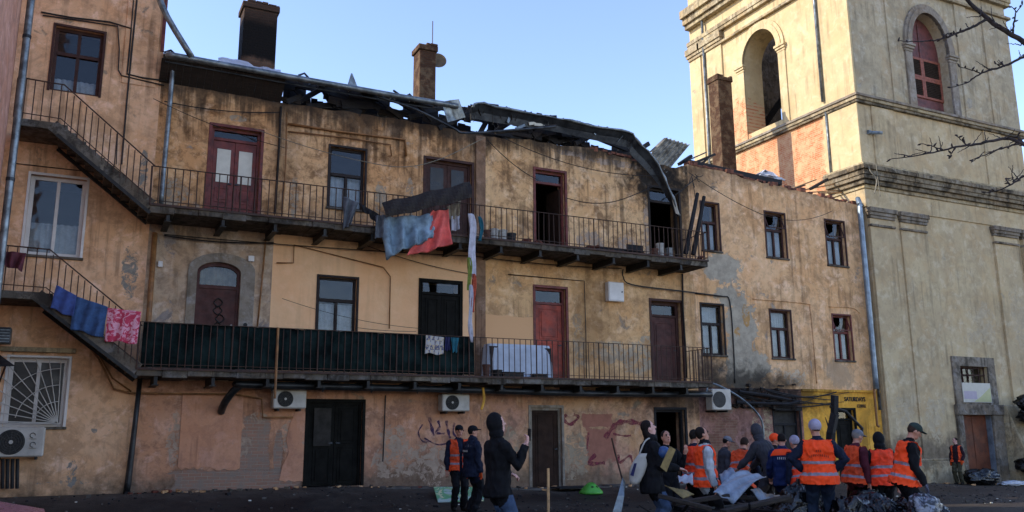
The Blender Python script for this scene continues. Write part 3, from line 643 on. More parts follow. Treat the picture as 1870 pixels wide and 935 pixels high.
MB().tube(smooth_path([F(1035, 362, 20.8), F(1080, 371, 20.7), F(1130, 366, 20.7), F(1195, 340, 20.7)], 6), .014, 5).build('cable', 'cable', house)
cable(F(300, 428, 20.9), F(870, 468, 20.9), .05, .012); cable(F(868, 468, 20.9), F(1135, 490, 20.9), .06, .013)
MB().tube(smooth_path([F(1138, 492, 20.9), F(1138, 505, 20.9), F(1155, 520, 20.9), F(1250, 532, 20.9), F(1320, 541, 20.9)], 4), .02, 6).build('cable', 'cable', house)
cable(F(1258, 315, 20.8), F(1395, 393, 20.8), .1, .011); cable(F(1395, 393, 20.8), F(1520, 385, 20.8), .25, .009)
cable(F(515, 545, 20.8), F(770, 600, 20.3), .12, .006); cable(F(650, 598, 20.2), F(760, 605, 20.2), .03, .006)
cable(F(640, 437, 20.95), F(860, 500, 20.95), .1, .009); cable(F(300, 185, 20.9), F(510, 205, 20.9), .1, .014); cable(F(300, 430, 20.9), F(500, 443, 20.9), .07, .016)
r = random.Random(9)
for i in range(12):
    a = F(r.uniform(1290, 1400), r.uniform(705, 735), 20.85); b = F(r.uniform(1420, 1600), r.uniform(712, 742), 20.85); cable(a, b, r.uniform(.05, .35), r.uniform(.009, .022))
for i in range(7):
    a = F(r.uniform(1258, 1275), r.uniform(316, 328), 20.8); b = F(r.uniform(1225, 1300), r.uniform(318, 372), 20.8); cable(a, b, r.uniform(-.05, .12), .012)
MB().tube([F(508, 598, 19.6), F(502, 728, 19.6)], .028, 8).build('support_pole', 'gas_pipe', house)
MB().tube(smooth_path([F(1290, 716, 20.7), F(1300, 700, 20.7), F(1350, 725, 20.6), F(1388, 762, 20.5), F(1395, 800, 20.5)], 5), .03, 8).build('hanging_pipe', 'zinc', house)
for (p, pts) in (('a', [(1350, 715), (1400, 722), (1440, 730)]), ('b', [(1345, 735), (1440, 738), (1460, 733)])):
    MB().tube([F(u, v, 20.75) for u, v in pts], .05, 6).build('charred_beam', 'char', house)
r = random.Random(12); mb = MB()
for i in range(46):
    u = r.uniform(1340, 1455); v = r.uniform(702, 748); a = F(u, v, 20.95); w = r.uniform(.06, .16)
    mb.beam(a, a+Vector((r.uniform(-.25, .25), r.uniform(-.2, 0), r.uniform(-.08, .08))), w, w*.6)
props(mb.build('charred_rubble', 'char_brown', house), kind='stuff')

# graffiti strokes: thin paint films on the render
def stroke(mb, pts, w, y=20.993, sm=5):
    P = smooth_path([F(u, v, y) for u, v in pts], sm); L = []; R = []
    for i, p in enumerate(P):
        d = (P[min(i+1, len(P)-1)]-P[max(i-1, 0)]).normalized(); nrm = Vector((-d.z, 0, d.x)); k = w*(.8+.3*math.sin(i*1.3))
        L.append(p+nrm*k); R.append(p-nrm*k)
    mb.sheet([L, R], .002)
mb = MB()
for s, w in (([(772, 775), (764, 790), (772, 806), (788, 806)], .02), ([(784, 762), (788, 780), (793, 796)], .045), ([(800, 768), (803, 780), (796, 790), (812, 792)], .035), ([(815, 768), (818, 785), (822, 800)], .04), ([(830, 772), (828, 790), (838, 800), (846, 785)], .03), ([(775, 800), (800, 812), (830, 806)], .02)): stroke(mb, s, w)
mb.build('graffiti', 'graffiti_purple', house)
mb = MB()
for s, w in (([(1035, 757), (1030, 766), (1042, 775), (1056, 762), (1048, 757)], .05), ([(1105, 800), (1120, 780), (1130, 772), (1150, 770), (1172, 774)], .08), ([(1120, 792), (1140, 796), (1152, 795)], .03), ([(1088, 830), (1075, 846), (1105, 845)], .06), ([(1130, 830), (1132, 845), (1150, 832), (1155, 845)], .04), ([(1075, 790), (1072, 820)], .03)): stroke(mb, s, w)
mb.build('graffiti', 'graffiti_pink', house)
# cafe lettering on the yellow front
def letters(body, x, z, size, y, mat, parent, wscale=1.0, rot=(math.pi/2, 0, 0), name='lettering'):
    cu = bpy.data.curves.new(name, 'FONT'); cu.body = body; cu.size = size; cu.extrude = .006; cu.offset = size*.02
    t = bpy.data.objects.new(name, cu); COL.objects.link(t); bpy.context.view_layer.update()
    me = bpy.data.meshes.new_from_object(t.evaluated_get(bpy.context.evaluated_depsgraph_get())); bpy.data.objects.remove(t)
    me.transform(Matrix.Diagonal((wscale, 1, 1, 1))); me.materials.clear(); me.materials.append(M[mat]); me.polygons.foreach_set('material_index', [0]*len(me.polygons))
    xs = [v.co.x for v in me.vertices]; me.transform(Matrix.Translation((-(max(xs)+min(xs))/2, 0, 0)))
    me.transform(Matrix.Translation((x, y, z)) @ Matrix.Rotation(math.pi/2, 4, 'X'))
    return link(name, me, parent)
letters('SATURDAYS', 23.22, 2.19, .2, 20.98, 'ink', house, .88); letters('COFFEE', 23.5, 1.98, .15, 20.98, 'ink', house, .8)
MB().box(20.85, 24.4, 20.93, 21.0, 2.48, 2.56).build('fascia_strip', 'stucco_yellow', house, bevel=.006)
MB().box(19.6, 20.75, 20.9, 20.96, 1.86, 1.95).build('lintel', 'char', house)

# ------------------------------------------------------------------ roof remains
roof = MB()
rows = []
for k in range(7):
    y = lerp(20.42, 26, k/6); rows.append([(x, y, 10.0+(y-20.42)*.425+.012*math.sin(x*9)) for x in [1.12+i*.14 for i in range(22)]])
roof.sheet(rows, .03); rows = [[(x, 26+k*1.7, 12.37-k*.8) for x in (1.12, 2.5, 4.05)] for k in range(4)]; roof.sheet(rows, .03)
ro = roof.build('roof', 'zinc', house)
EY = 20.42
gl = [F(303, 99, EY), F(380, 113, EY), F(450, 126, EY), F(560, 146, EY), F(650, 162, EY), F(740, 178, EY), F(836, 194, EY)]
MB().tube(smooth_path(gl, 4), .075, 12).build('gutter', 'zinc', ro, smooth=True)
MB().tube(smooth_path([p+Vector((0, .12, -.13)) for p in gl], 4), .02, 6).build('eave_rod', 'zinc_dark', ro)
MB().tube(smooth_path([F(285, -20, 20.3), F(305, 30, 20.3), F(350, 104, 20.36)], 3), .075, 10).build('downpipe', 'zinc', ro, smooth=True)
# eave sheets: torn metal left along the gutter
r = random.Random(21)
for i in range(11):
    u0 = 490+i*31; u1 = u0+33; wv = r.uniform(.15, .5) if i % 3 else .6
    g = []
    for k in range(4):
        t = k/3; row = []
        for j in range(6):
            p = F(lerp(u0, u1, j/5), 0, EY); x = p.x; zb = interp(x, [(q.x, q.z) for q in gl])
            row.append((x, EY+.05+wv*t, zb+.02+wv*t*.44+r.uniform(-.02, .02)*t+.015*math.sin(x*22)))
        g.append(row)
    MB().sheet(g, .012).build('eave_sheet', 'zinc' if i < 4 else 'zinc_dark', ro)
# soffit boards and charred boards between the wall head and the gutter
HOLES = [(F(505, 163), .16, .13), (F(574, 174), .2, .1), (F(591, 186), .07, .05), (F(658, 188), .05, .04), (F(724, 195), .16, .1), (F(745, 212), .1, .1), (F(812, 205), .14, .1), (F(795, 200), .1, .08), (F(872, 232), .22, .17), (F(893, 218), .07, .06), (F(845, 225), .1, .06), (F(935, 234), .2, .08), (F(925, 235), .08, .06),
         (F(1090, 258), .28, .17), (F(1120, 262), .3, .14), (F(1145, 266), .2, .08), (F(1105, 270), .2, .06)]
def clear(p):
    for c, rx, rz in HOLES:
        if ((p.x-c.x)/rx)**2+((p.z-c.z)/rz)**2 < 1.0: return False
    return True
def seen(p):                                  # height of a point where its sight line meets the wall plane
    k = WALL_Y/p.y; return Vector((p.x*k, WALL_Y, CAM_Z+(p.z-CAM_Z)*k))
for i in range(17):
    x = 1.1+i*.17
    MB().beam((x, 20.5, 9.93), (x, 21.05, 9.5), .165, .03).build('soffit_board', 'char_brown', ro)
def head(x): return interp(x, TOPL+TOPR)
def eave(x): return interp(x, [(1.1, 10.22), (9.0, 10.25), (9.4, 10.45), (11.5, 10.45), (14.4, 10.35), (15.0, 9.95), (15.9, 9.45)])
count = 0
for i in range(1400):
    x = r.uniform(3.8, 15.4); a, b = head(x)-.03, eave(x)-.02
    if b-a < .1 or count > 210: continue
    z = r.uniform(a, b); ln = r.uniform(.25, 1.1); ang = r.gauss(0, .35) if r.random() < .6 else r.uniform(-1.2, 1.2); y = r.uniform(21.0, 21.7)
    k = y/WALL_Y; c = Vector((x*k, y, CAM_Z+(z-CAM_Z)*k)); dv = Vector((math.cos(ang), r.uniform(-.3, .3), math.sin(ang)))*ln/2
    w = r.uniform(.08, .24)
    ok = True
    for t in (-1, -.66, -.33, 0, .33, .66, 1):
        for s in (-.5, 0, .5):
            p = seen(c+dv*t+Vector((0, 0, w*s)))
            if not clear(p) or p.z > eave(p.x)+.05 or p.z < head(p.x)-.1: ok = False
    if not ok: continue
    MB().beam(c-dv, c+dv, r.uniform(.02, .06), w, up=(0, 0, 1)).build('charred_board', r.choice(('char', 'char', 'char_brown')), ro); count += 1
# charred boarding further in, with the gaps the fire left
x = 3.95
while x < 15.3:
    w = r.uniform(.13, .24); lo_ = head(x+w/2)-.05; hi_ = eave(x+w/2)-.06; z = lo_; start = None
    while z < hi_+.03:
        ok = z < hi_ and all(clear(Vector((x+k*w, WALL_Y, z))) for k in (.1, .5, .9))
        if ok and start is None: start = z
        if not ok and start is not None:
            if z-start > .06:
                y = r.uniform(21.75, 22.1); k = y/WALL_Y; za, zb_ = CAM_Z+(start-CAM_Z)*k, CAM_Z+(z-CAM_Z)*k; t_ = r.uniform(-.04, .04)
                MB().beam(((x+w/2)*k, y, za), ((x+w/2+t_)*k, y+r.uniform(-.05, .05), zb_), w*k*1.06, .03, up=(0, 1, 0)).build('charred_boarding', 'char', ro)
            start = None
        z += .03
    x += w
# charred rafters still standing behind the wall head
for (u0, v0, u1, v1, y0, y1) in ((520, 200, 600, 155, 21.1, 22.0), (560, 195, 700, 185, 21.2, 21.5), (600, 170, 760, 215, 21.1, 21.3), (745, 215, 830, 190, 21.1, 21.6), (800, 235, 860, 205, 21.0, 21.4), (870, 255, 900, 200, 21.1, 21.5), (905, 240, 960, 205, 21.1, 21.6), (960, 250, 1060, 225, 21.1, 21.5), (1085, 250, 1165, 282, 21.1, 21.3), (1050, 262, 1110, 235, 21.1, 21.5), (1150, 285, 1185, 262, 21.1, 21.3), (690, 210, 790, 200, 21.3, 21.4)):
    MB().beam(F(u0, v0, y0), F(u1, v1, y1), .09, .14).build('charred_rafter', 'char', ro, bevel=.015)
# long bent eave sheet over the middle, its right end hanging down past the burnt door
top = [(862, 196), (874, 188), (905, 194), (1000, 212), (1080, 229), (1148, 241), (1166, 258), (1190, 284), (1206, 308), (1222, 345), (1241, 393)]
wid = [22, 30, 30, 26, 26, 28, 24, 20, 16, 10, 4]
dirx = [0, 0, 0, 0, 0, -4, -14, -16, -14, -8, -4]
T = smooth_path([F(u, v, 20.55) for u, v in top], 4); Bm = smooth_path([F(u+dx, v+w, 20.8) for (u, v), w, dx in zip(top, wid, dirx)], 4)
MB().sheet([T, [a.lerp(b, .5)+Vector((0, .06, .01*math.sin(i*2.1))) for i, (a, b) in enumerate(zip(T, Bm))], Bm], .012).build('eave_sheet', 'zinc_dark', ro)
MB().tube([p+Vector((0, r.uniform(-.02, .02), r.uniform(-.02, .02))) for p in T], [r.uniform(.02, .045) for _ in T], 7).build('gutter', 'zinc', ro, smooth=True)
MB().sheet([[F(1232, 360, 20.5), F(1240, 392, 20.5)], [F(1222, 345, 20.6), F(1234, 390, 20.6)]], .015).build('eave_sheet', 'paper', ro)
MB().tube(smooth_path([F(690, 176, 20.5), F(760, 200, 20.5), F(828, 234, 20.5), F(850, 243, 20.5), F(930, 238, 20.5), F(1014, 231, 20.5)], 5), .035, 8).build('gutter', 'zinc_dark', ro, smooth=True)
MB().beam(F(905, 243, 20.55), F(1015, 229, 20.6), .1, .05).build('roof_batten', 'char_brown', ro)
for (u, v, a) in ((975, 225, .3), (995, 220, -.2), (950, 232, .5), (1040, 228, .2), (930, 215, 1.2), (1090, 238, 1.0), (985, 228, .1)):
    c = F(u, v, 20.75); d = Vector((math.cos(a), .1, math.sin(a)))*.18; MB().beam(c-d, c+d, .03, .08).build('torn_strip', 'paper' if a < .4 else 'zinc', ro)
for i in range(26):                           # splinters, wires and torn metal hanging from the edge
    k = r.randrange(2, len(T)-8); p = T[k].lerp(T[k+1], r.random())+Vector((0, .1, -.05)); L = r.uniform(.1, .45); a = r.uniform(-.5, .5)
    if i % 2: MB().tube([p, p+Vector((a*L*.5, .05, -L*.6)), p+Vector((a*L, .1, -L))], .008, 5).build('torn_wire', 'cable', ro)
    else: MB().beam(p, p+Vector((a*L*1.5, .1, -L*.6)), .05, .012, taper=.4).build('torn_strip', r.choice(('zinc', 'char', 'char_brown')), ro)
for i in range(22):
    u = r.uniform(510, 830); p = F(u, 0, 20.6); p.z = interp(p.x, [(q_.x, q_.z) for q_ in gl])+.02; L = r.uniform(.08, .3); a = r.uniform(-1, 1)
    MB().beam(p+Vector((0, .2, .02)), p+Vector((a*L, .25, .05+L*r.uniform(.2, .7))), r.uniform(.02, .07), .012, taper=.3).build('torn_strip', r.choice(('zinc', 'zinc_dark', 'char')), ro)
q = [F(806, 186, 20.4), F(838, 181, 20.45), F(850, 214, 20.6), F(818, 223, 20.5)]
MB().sheet([[q[0], q[0].lerp(q[1], .5)+Vector((0, -.03, 0)), q[1]], [q[3], q[3].lerp(q[2], .5)+Vector((0, .02, 0)), q[2]]], .015).build('loose_sheet', 'zinc', ro)
MB().sheet([[F(634, 157, 20.7), F(653, 160, 20.8)], [F(641, 134, 20.75), F(643, 134, 20.76)]], .012).build('torn_sheet', 'zinc', ro)
for pts in ([(718, 165), (728, 172), (735, 180)], [(735, 180), (748, 172), (760, 185)], [(545, 138), (556, 134), (563, 142)], [(300, 96), (312, 92), (318, 98)]):
    MB().tube([F(u, v, 20.8) for u, v in pts], .03, 5).build('torn_strip', 'zinc_dark', ro)
# flashing round the sooty chimney
g = []
for j in range(4):
    g.append([F(lerp(398, 512, i/14)+r.uniform(-2, 2), lerp(104 if i < 8 else 112, 128, j/3)+(i*1.1)+r.uniform(-2, 2), lerp(22.0, 20.7, j/3)) for i in range(15)])
MB().sheet(g, .012).build('flashing', 'plastic_sheet', ro)
# corrugated sheet
q = [F(1187, 276, 21.1), F(1214, 251, 21.5), F(1259, 264, 21.6), F(1216, 316, 21.0)]
rows = []
for j in range(29):
    t = j/28; a = q[0].lerp(q[3], t); b = q[1].lerp(q[2], t); nn = (q[1]-q[0]).cross(q[3]-q[0]).normalized()
    rows.append([a.lerp(b, s/4)+nn*.035*math.cos(t*2*math.pi*6.5) for s in range(5)])
simple('old_zinc', '#8d8778', .6, var=.35, scale=5, metal=.2, dark='#4a4438', coord='pos')
MB().sheet(rows, .006).build('corrugated_sheet', 'old_zinc', ro)
# remains along the right-hand wall head
MB().beam(F(1252, 297, 21.2), F(1425, 335, 21.3), .2, .2).build('charred_beam', 'char', ro, bevel=.02)
MB().beam(F(1262, 306, 21.1), F(1420, 343, 21.1), .12, .12).build('charred_beam', 'char_brown', ro, bevel=.02)
for (u0, v0, u1, v1, w, m) in ((1262, 300, 1305, 282, .1, 'char'), (1280, 302, 1296, 285, .07, 'char_brown'), (1258, 292, 1290, 278, .05, 'zinc_dark'), (1240, 300, 1262, 285, .12, 'char'), (1320, 322, 1360, 326, .06, 'paper'), (1330, 316, 1352, 328, .05, 'char'), (1375, 322, 1420, 338, .08, 'char'), (1445, 345, 1490, 328, .06, 'bare_wood'), (1452, 350, 1545, 332, .06, 'bare_wood'), (1470, 352, 1560, 345, .05, 'bare_wood'), (1480, 345, 1510, 328, .12, 'char_brown'), (1495, 352, 1562, 352, .07, 'bare_wood'), (1440, 348, 1470, 338, .06, 'char_brown')):
    if m == 'bare_wood' and 'bare_wood' not in M: simple('bare_wood', '#b08a60', .8, var=.3, scale=6, coord='pos')
    MB().beam(F(u0, v0, 21.3), F(u1, v1, 22.2 if m == 'bare_wood' else 21.5), w, w*.8).build('charred_beam' if 'char' in m else 'roof_batten', m, ro, bevel=.008)
g = []
for j in range(7): g.append([F(lerp(1378, 1432, i/8)+r.uniform(-3, 3), lerp(330, 308+abs(i-3)*4, j/6)+r.uniform(-2, 2), 21.5+.3*r.random()) for i in range(9)])
MB().sheet(g, .01).build('torn_foil', 'plastic_sheet', ro)

# chimneys
def chimney(x0, x1, y0, y1, z0, z1, mat, seed, flare=.05):
    rr = random.Random(seed); m = MB(); o = Vector(((x0+x1)/2, (y0+y1)/2, z0)); w, d, h = (x1-x0)/2, (y1-y0)/2, z1-z0
    m.box(-w, w, -d, d, 0, h-.24); m.box(-w-flare, w+flare, -d-flare, d+flare, h-.24, h-.08)
    x = -w-flare
    while x < w+flare-.05:                    # broken top course
        b = min(rr.uniform(.1, .26), w+flare-x)
        if rr.random() < .8: m.box(x+.004, x+b-.004, -d-flare+rr.uniform(0, .03), d+flare-rr.uniform(0, .03), h-.08, h-.08+rr.choice((.05, .075, .08)))
        x += b
    return m.build('chimney', mat, ro, loc=o, bevel=.012)
chimney(3.07, 3.96, 22.4, 23.1, 10.75, 12.86, 'chimney_sooty', 1)
chimney(8.02, 8.52, 22.1, 22.65, 9.3, 12.5, 'chimney_brick', 2)
chimney(21.62, 22.32, 25.0, 25.6, 9.0, 15.2, 'chimney_brick', 3, .04)
simple('dish_paint', '#6e5c42', .6, var=.3, scale=4)
dish = thing('satellite_dish', 'rusty satellite dish fixed to the side of the slim chimney', 'satellite dish', (8.6, 22.4, 11.9))
dc = F(799, 113, 22.5); dn = Vector((-.25, -1, .25)).normalized(); dx_ = dn.cross(Vector((0, 0, 1))).normalized(); dz_ = dx_.cross(dn); rings = []
for k in range(7): rr_ = .002+.26*k/6; rings.append([dc+dx_*rr_*math.cos(a)+dz_*rr_*math.sin(a)+dn*1.1*rr_**2 for a in [2*math.pi*i/24 for i in range(25)]])
MB().sheet(rings, .01).build('reflector', 'dish_paint', dish, smooth=True); MB().tube([(8.45, 22.5, 12.0), dc+Vector((0, .05, 0))], .02, 6).build('arm', 'iron', dish)
MB().tube([(8.5, 22.35, 12.4), (8.5, 22.35, 13.36)], .014, 5).build('aerial_rod', 'iron', ro)
# ------------------------------------------------------------------ left stair wing
wing = thing('stair_wing', 'tall ochre wing with outside stairs, three windows and iron railings', 'building', (-1, 21.2, 0))
hl = {'t': (-1.25, -.24, 8.92, 10.5), 'm': (-1.42, -.3, 5.1, 6.91), 'b': (-1.44, -.31, 1.42, 2.87)}
part_wall(rh(-8, 1.07, -1, 13.6), [rh(*v) for v in hl.values()], 'stucco_wing', parent=wing)
MB().box(.62, 1.07, 21.45, 24.5, 9.0, 13.6).build('wall', 'stucco_near', wing)
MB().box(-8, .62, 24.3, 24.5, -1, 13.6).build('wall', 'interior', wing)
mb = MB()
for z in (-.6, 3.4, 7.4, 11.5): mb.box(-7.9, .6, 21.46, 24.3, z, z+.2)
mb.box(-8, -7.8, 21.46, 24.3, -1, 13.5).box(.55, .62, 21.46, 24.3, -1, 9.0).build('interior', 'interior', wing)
window(wing, *hl['t'], mat='wood_brown', split=.4, topcols=2, fw=.075, sill=None, curt=.35)
window(wing, *hl['m'], mat='pvc', split=0, fw=.09, cols=2, curt=.4); 
wb = window(wing, *hl['b'], mat='pvc', split=0, fw=.09, cols=2, glass='dark_pane')
g = MB(); cx, cz = -.42, 1.5; y = 20.93
for k in range(10):
    a = math.radians(92+k*9.6); L = min(1.15/max(.001, -math.cos(a)) if math.cos(a) < -.01 else 9, 1.36/max(.01, math.sin(a)))
    g.tube([(cx, y, cz), (cx+L*math.cos(a), y, cz+L*math.sin(a))], .011, 5)
for k in range(3):
    rr_ = .45+k*.35; g.tube([(cx+rr_*math.cos(math.radians(a)), y-.012, cz+rr_*math.sin(math.radians(a))) for a in range(92, 180, 8)], .009, 5)
g.tube([(-1.58, y, 1.5), (-1.58, y, 2.87), (-.36, y, 2.87), (-.36, y, 1.48), (-1.58, y, 1.5)], .013, 5)
g.build('window_grille', 'white_paint', wing)
MB().box(-1.62, -.2, 20.84, 21.0, 2.98, 3.08).build('window_hood', 'stone_trim', wing, bevel=.01)
def stair(x0, z0, x1, z1, lx, rail, seed):
    """flight from the balcony (x0, z0) up to a landing (x1, z1) that runs on to lx"""
    r = random.Random(seed); n = 10; m = MB()
    y0, y1 = BY, 20.99
    for i in range(n):
        a, b = x0+(x1-x0)*i/n, x0+(x1-x0)*(i+1)/n; z = z0+(z1-z0)*(i+1)/n
        m.box(b, a-.002, y0+.05, y1, z-.22, z-.001*i)
    o = m.build('staircase', 'slab_concrete', wing, bevel=.008)
    MB().beam((x0+.04, y0+.02, z0-.02), (x1-.1, y0+.02, z1-.06), .05, .26).build('stringer', 'slab_concrete', o, bevel=.008)
    MB().beam((x0+.02, y0+.03, z0-.2), (x1, y0+.03, z1-.26), .08, .07).build('stringer_iron', 'black_iron', o)
    MB().beam((x0+.02, 20.9, z0-.2), (x1, 20.9, z1-.26), .08, .07).build('stringer_iron', 'black_iron', o)
    MB().box(lx, x1+.05, y0, y1, z1-.16, z1-.001).build('landing', 'slab_concrete', o, bevel=.01)
    t = MB(); pts = [(x0+.05, y0, z0+rail), (x1+.05, y0, z1+rail), (lx, y0, z1+rail+.02)]; t.tube(pts, .016, 6).tube([(a, b, c-rail+.1) for a, b, c in pts], .011, 6); t.build('rail', 'iron', o)
    nb = 15
    for i in range(nb+1): x = lerp(x0, x1, i/nb); link('baluster', bar_mesh(rail, .011), o, (x, y0, lerp(z0, z1, i/nb)))
    nb = max(3, int(abs(lx-x1)/.15))
    for i in range(1, nb+1): link('baluster', bar_mesh(rail, .011), o, (lerp(x1, lx, i/nb), y0, z1))
    return o
stair(.98, 6.21, -.95, 7.78, -1.78, .87, 1)
stair(.98, 2.62, -.9, 4.12, -1.78, .9, 2)
for pts, rr_ in (([(75, 22), (130, 32), (200, 40), (240, 52), (236, 100), (232, 135), (260, 142), (305, 148)], .02), ([(78, 28), (150, 38), (215, 48), (218, 90), (216, 128), (222, 138), (300, 156)], .016), ([(250, 0), (244, 60), (238, 120), (232, 180), (222, 300)], .02), ([(244, 0), (238, 70), (232, 132)], .013), ([(215, 240), (212, 300)], .012), ([(25, 298), (150, 312)], .01)):
    MB().tube([F(u, v, 20.96) for u, v in pts], rr_, 6).build('cable', 'cable', wing)
MB().box(.2, .95, 20.975, 21.0, 9.35, 13.6).build('pilaster', 'stucco_wing', wing, bevel=.01)
MB().box(1.0, 1.075, 20.97, 21.3, 10.3, 13.6).build('corner_strip', 'wood_red', wing)

# tall neighbour on the left: only its flank and rainwater pipe reach into the picture
near = thing('neighbour_house', 'tall pinkish rendered house flank with grey rainwater pipe beside the stair wing', 'house', (-6, 10, -.3))
MB().box(-12, -1.86, 8.5, 19.75, -1, 21).build('wall', 'stucco_near', near)
pp = [F(62, 2, 19.7), F(50, 95, 19.7), F(38, 190, 19.7), F(24, 290, 19.7), F(8, 395, 19.7)]
X = sum(p.x for p in pp)/5
MB().tube([(X-.02, 19.68, z) for z in (-.3, 3, 6, 7.8, 10, 14, 20)], .075, 12).build('rainwater_pipe', 'zinc', near, smooth=True)
mb = MB()
for z in (6.35, 9.5, 11.0, 12.5): mb.tube([(X-.02, 19.68, z), (X-.02, 19.68, z+.07)], .085, 12)
mb.build('pipe_clip', 'zinc_dark', near)

# ------------------------------------------------------------------ bell tower
tower = thing('bell_tower', 'square pale ochre bell tower with arched belfry openings and stone cornices', 'tower', (29.2, 25.5, -.5))
TX0, TX1, TY0, TY1 = 24.5, 33.95, 20.9, 30.15
part_wall(rh(TX0, TX1, -1.5, 13.0), [rh(28.5, 30.05, 2.2, 3.5), rh(28.35, 29.95, -.45, 1.75)], 'stucco_tower', TY0, .7, tower)
part_wall(rh(TX0, TX1, 13.0, 24), [arch_loop(27.75, 29.9, 13.4, 15.9, 1.55, 20)], 'stucco_tower_upper', TY0, .7, tower)
wall_mesh(MB(), rh(TY0+.7, TY1, 9.0, 24), [arch_loop(24.55, 26.6, 13.6, 16.75, 1.15, 18)], YZ(TX0), 1.0).build('wall', 'stucco_tower_left', tower)
bp = F(1421, 207, 30.15)
wall_mesh(MB(), rh(TX0+1.0, TX1, 9, 24), [rh(bp.x-.35, bp.x+.5, bp.z-.9, bp.z+.25)], XZ(29.6), .5).build('wall', 'stone_dark', tower)
MB().box(TX1-.6, TX1, TY0+.7, 29.6, -1.5, 24).build('wall', 'stucco_tower_upper', tower)
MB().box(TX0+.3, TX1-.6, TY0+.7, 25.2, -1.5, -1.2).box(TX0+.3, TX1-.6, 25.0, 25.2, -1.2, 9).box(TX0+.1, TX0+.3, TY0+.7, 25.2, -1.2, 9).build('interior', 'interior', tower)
MB().box(27.0, 27.25, 26.8, 27.05, 13.1, 20).beam((25.6, 28.2, 13.3), (28.5, 27.2, 17.5), .25, .25).build('belfry_post', 'char', tower)
def band(z0, z1, p, mat, name='cornice', left=True, back=TY1, top=None):
    m = MB(); m.box(TX0-p, TX1+p, TY0-p, TY0+.35, z0, z1)
    if left: m.box(TX0-p, TX0+.35, TY0+.35, back, z0, z1)
    return m.build(name, mat, tower, bevel=.012)
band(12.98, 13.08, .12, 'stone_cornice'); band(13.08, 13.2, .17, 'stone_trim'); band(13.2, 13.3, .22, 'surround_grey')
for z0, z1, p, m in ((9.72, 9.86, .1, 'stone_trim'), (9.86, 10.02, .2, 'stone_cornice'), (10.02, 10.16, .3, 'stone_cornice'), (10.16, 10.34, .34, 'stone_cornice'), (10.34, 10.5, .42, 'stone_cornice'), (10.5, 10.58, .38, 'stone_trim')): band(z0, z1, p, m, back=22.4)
band(9.05, 9.72, .05, 'stucco_tower', 'frieze', back=22.4); 
for z0, z1, p, m in ((18.3, 18.42, .16, 'stone_trim'), (18.9, 19.05, .18, 'stone_trim'), (19.05, 19.25, .22, 'stone_trim'), (19.9, 20.1, .28, 'stone_trim'), (20.1, 20.4, .4, 'stone_trim'), (20.4, 20.8, .55, 'stone_trim')): band(z0, z1, p, m)
def pil(x0, x1, z0, z1, p=.1, mat='stucco_tower'): return MB().box(x0, x1, TY0-p, TY0+.05, z0, z1).build('pilaster', mat, tower, bevel=.012)
for x0, x1 in ((24.52, 25.72), (26.08, 27.4), (31.3, 32.7), (33.0, 33.93)):
    pil(x0, x1, -1, 9.05, .1 if x0 < 33 else .16)
    MB().box(x0-.02, x1+.04, TY0-.16, TY0, 8.62, 8.72).box(x0-.06, x1+.08, TY0-.2, TY0, 8.72, 8.84).box(x0-.09, x1+.1, TY0-.25, TY0, 8.84, 9.0).build('capital', 'stone_dark', tower, bevel=.01)
    MB().box(x0-.02, x1+.03, TY0-.17, TY0, 8.32, 8.4).build('necking', 'stone_dark', tower, bevel=.01)
MB().box(25.72, 26.08, TY0-.04, TY0+.05, -1, 9.04).build('pilaster', 'stucco_tower', tower)
MB().box(24.5, 28.0, TY0-.2, TY0, -1.5, .18).box(24.5, 28.0, TY0-.14, TY0, .18, .26).build('plinth', 'stone_trim', tower, bevel=.02); MB().box(30.62, 34, TY0-.2, TY0, -1.5, .18).build('plinth', 'stone_trim', tower, bevel=.02)
for x0, x1 in ((24.52, 25.9), (26.5, 27.1), (30.6, 31.3), (32.3, 33.93)): pil(x0, x1, 13.3, 18.3, .06, 'stucco_tower_upper')
for x0, x1 in ((25.2, 26.4), (31.5, 32.6)): pil(x0, x1, 10.58, 12.98, .05)
for y0, y1 in ((20.84, 22.45), (27.9, 29.25), (29.35, 30.15)):
    MB().box(TX0-.09, TX0+.02, y0, y1, 13.3, 18.9).box(TX0-.07, TX0+.02, y0, y1, 10.58, 12.98).build('pilaster', 'stucco_tower_left', tower, bevel=.012)
    MB().box(TX0-.2, TX0, y0-.08, y1+.08, 18.45, 18.6).box(TX0-.26, TX0, y0-.12, y1+.12, 18.6, 18.9).build('capital', 'stone_trim', tower, bevel=.01)
def archivolt(to3d, a0, a1, zs, rise, w, p, mat, base):
    m = MB()
    for k, (ww, pp_) in enumerate(((w, p), (w*.62, p+.04))):
        n = 18; c = (a0+a1)/2; ro_, ri = [], []
        for i in range(n+1):
            t = math.pi*i/n; ri.append((c+(a1-a0)/2*math.cos(t), zs+rise*math.sin(t))); ro_.append((c+((a1-a0)/2+ww)*math.cos(t), zs+(rise+ww)*math.sin(t)))
        for i in range(n): m.prism([ri[i], ro_[i], ro_[i+1], ri[i+1]], to3d, -pp_, .02)
    o = m.build('archivolt', mat, tower)
    for s, e in ((a0, -1), (a1, 1)):
        lo_, hi = sorted((s, s+e*w)); MB().prism(rh(lo_, hi, base, zs-.3), to3d, -p*.8, .02).build('jamb', mat, tower, bevel=.01)
    for s, e in ((a0, -1), (a1, 1)):
        m = MB()
        lo_, hi = sorted((s-e*.03, s+e*(w+.03)))
        for k in range(3): m.prism(rh(lo_-.03*k, hi+.03*k, zs-.3+k*.1, zs-.2+k*.1), to3d, -p-.05*k, .02)
        m.build('impost', mat, tower, bevel=.008)
archivolt(YZ(TX0), 24.55, 26.6, 16.75, 1.15, .4, .07, 'stucco_tower_left', 13.3)
archivolt(XZ(TY0), 27.75, 29.9, 15.9, 1.55, .38, .1, 'surround_grey', 13.3)
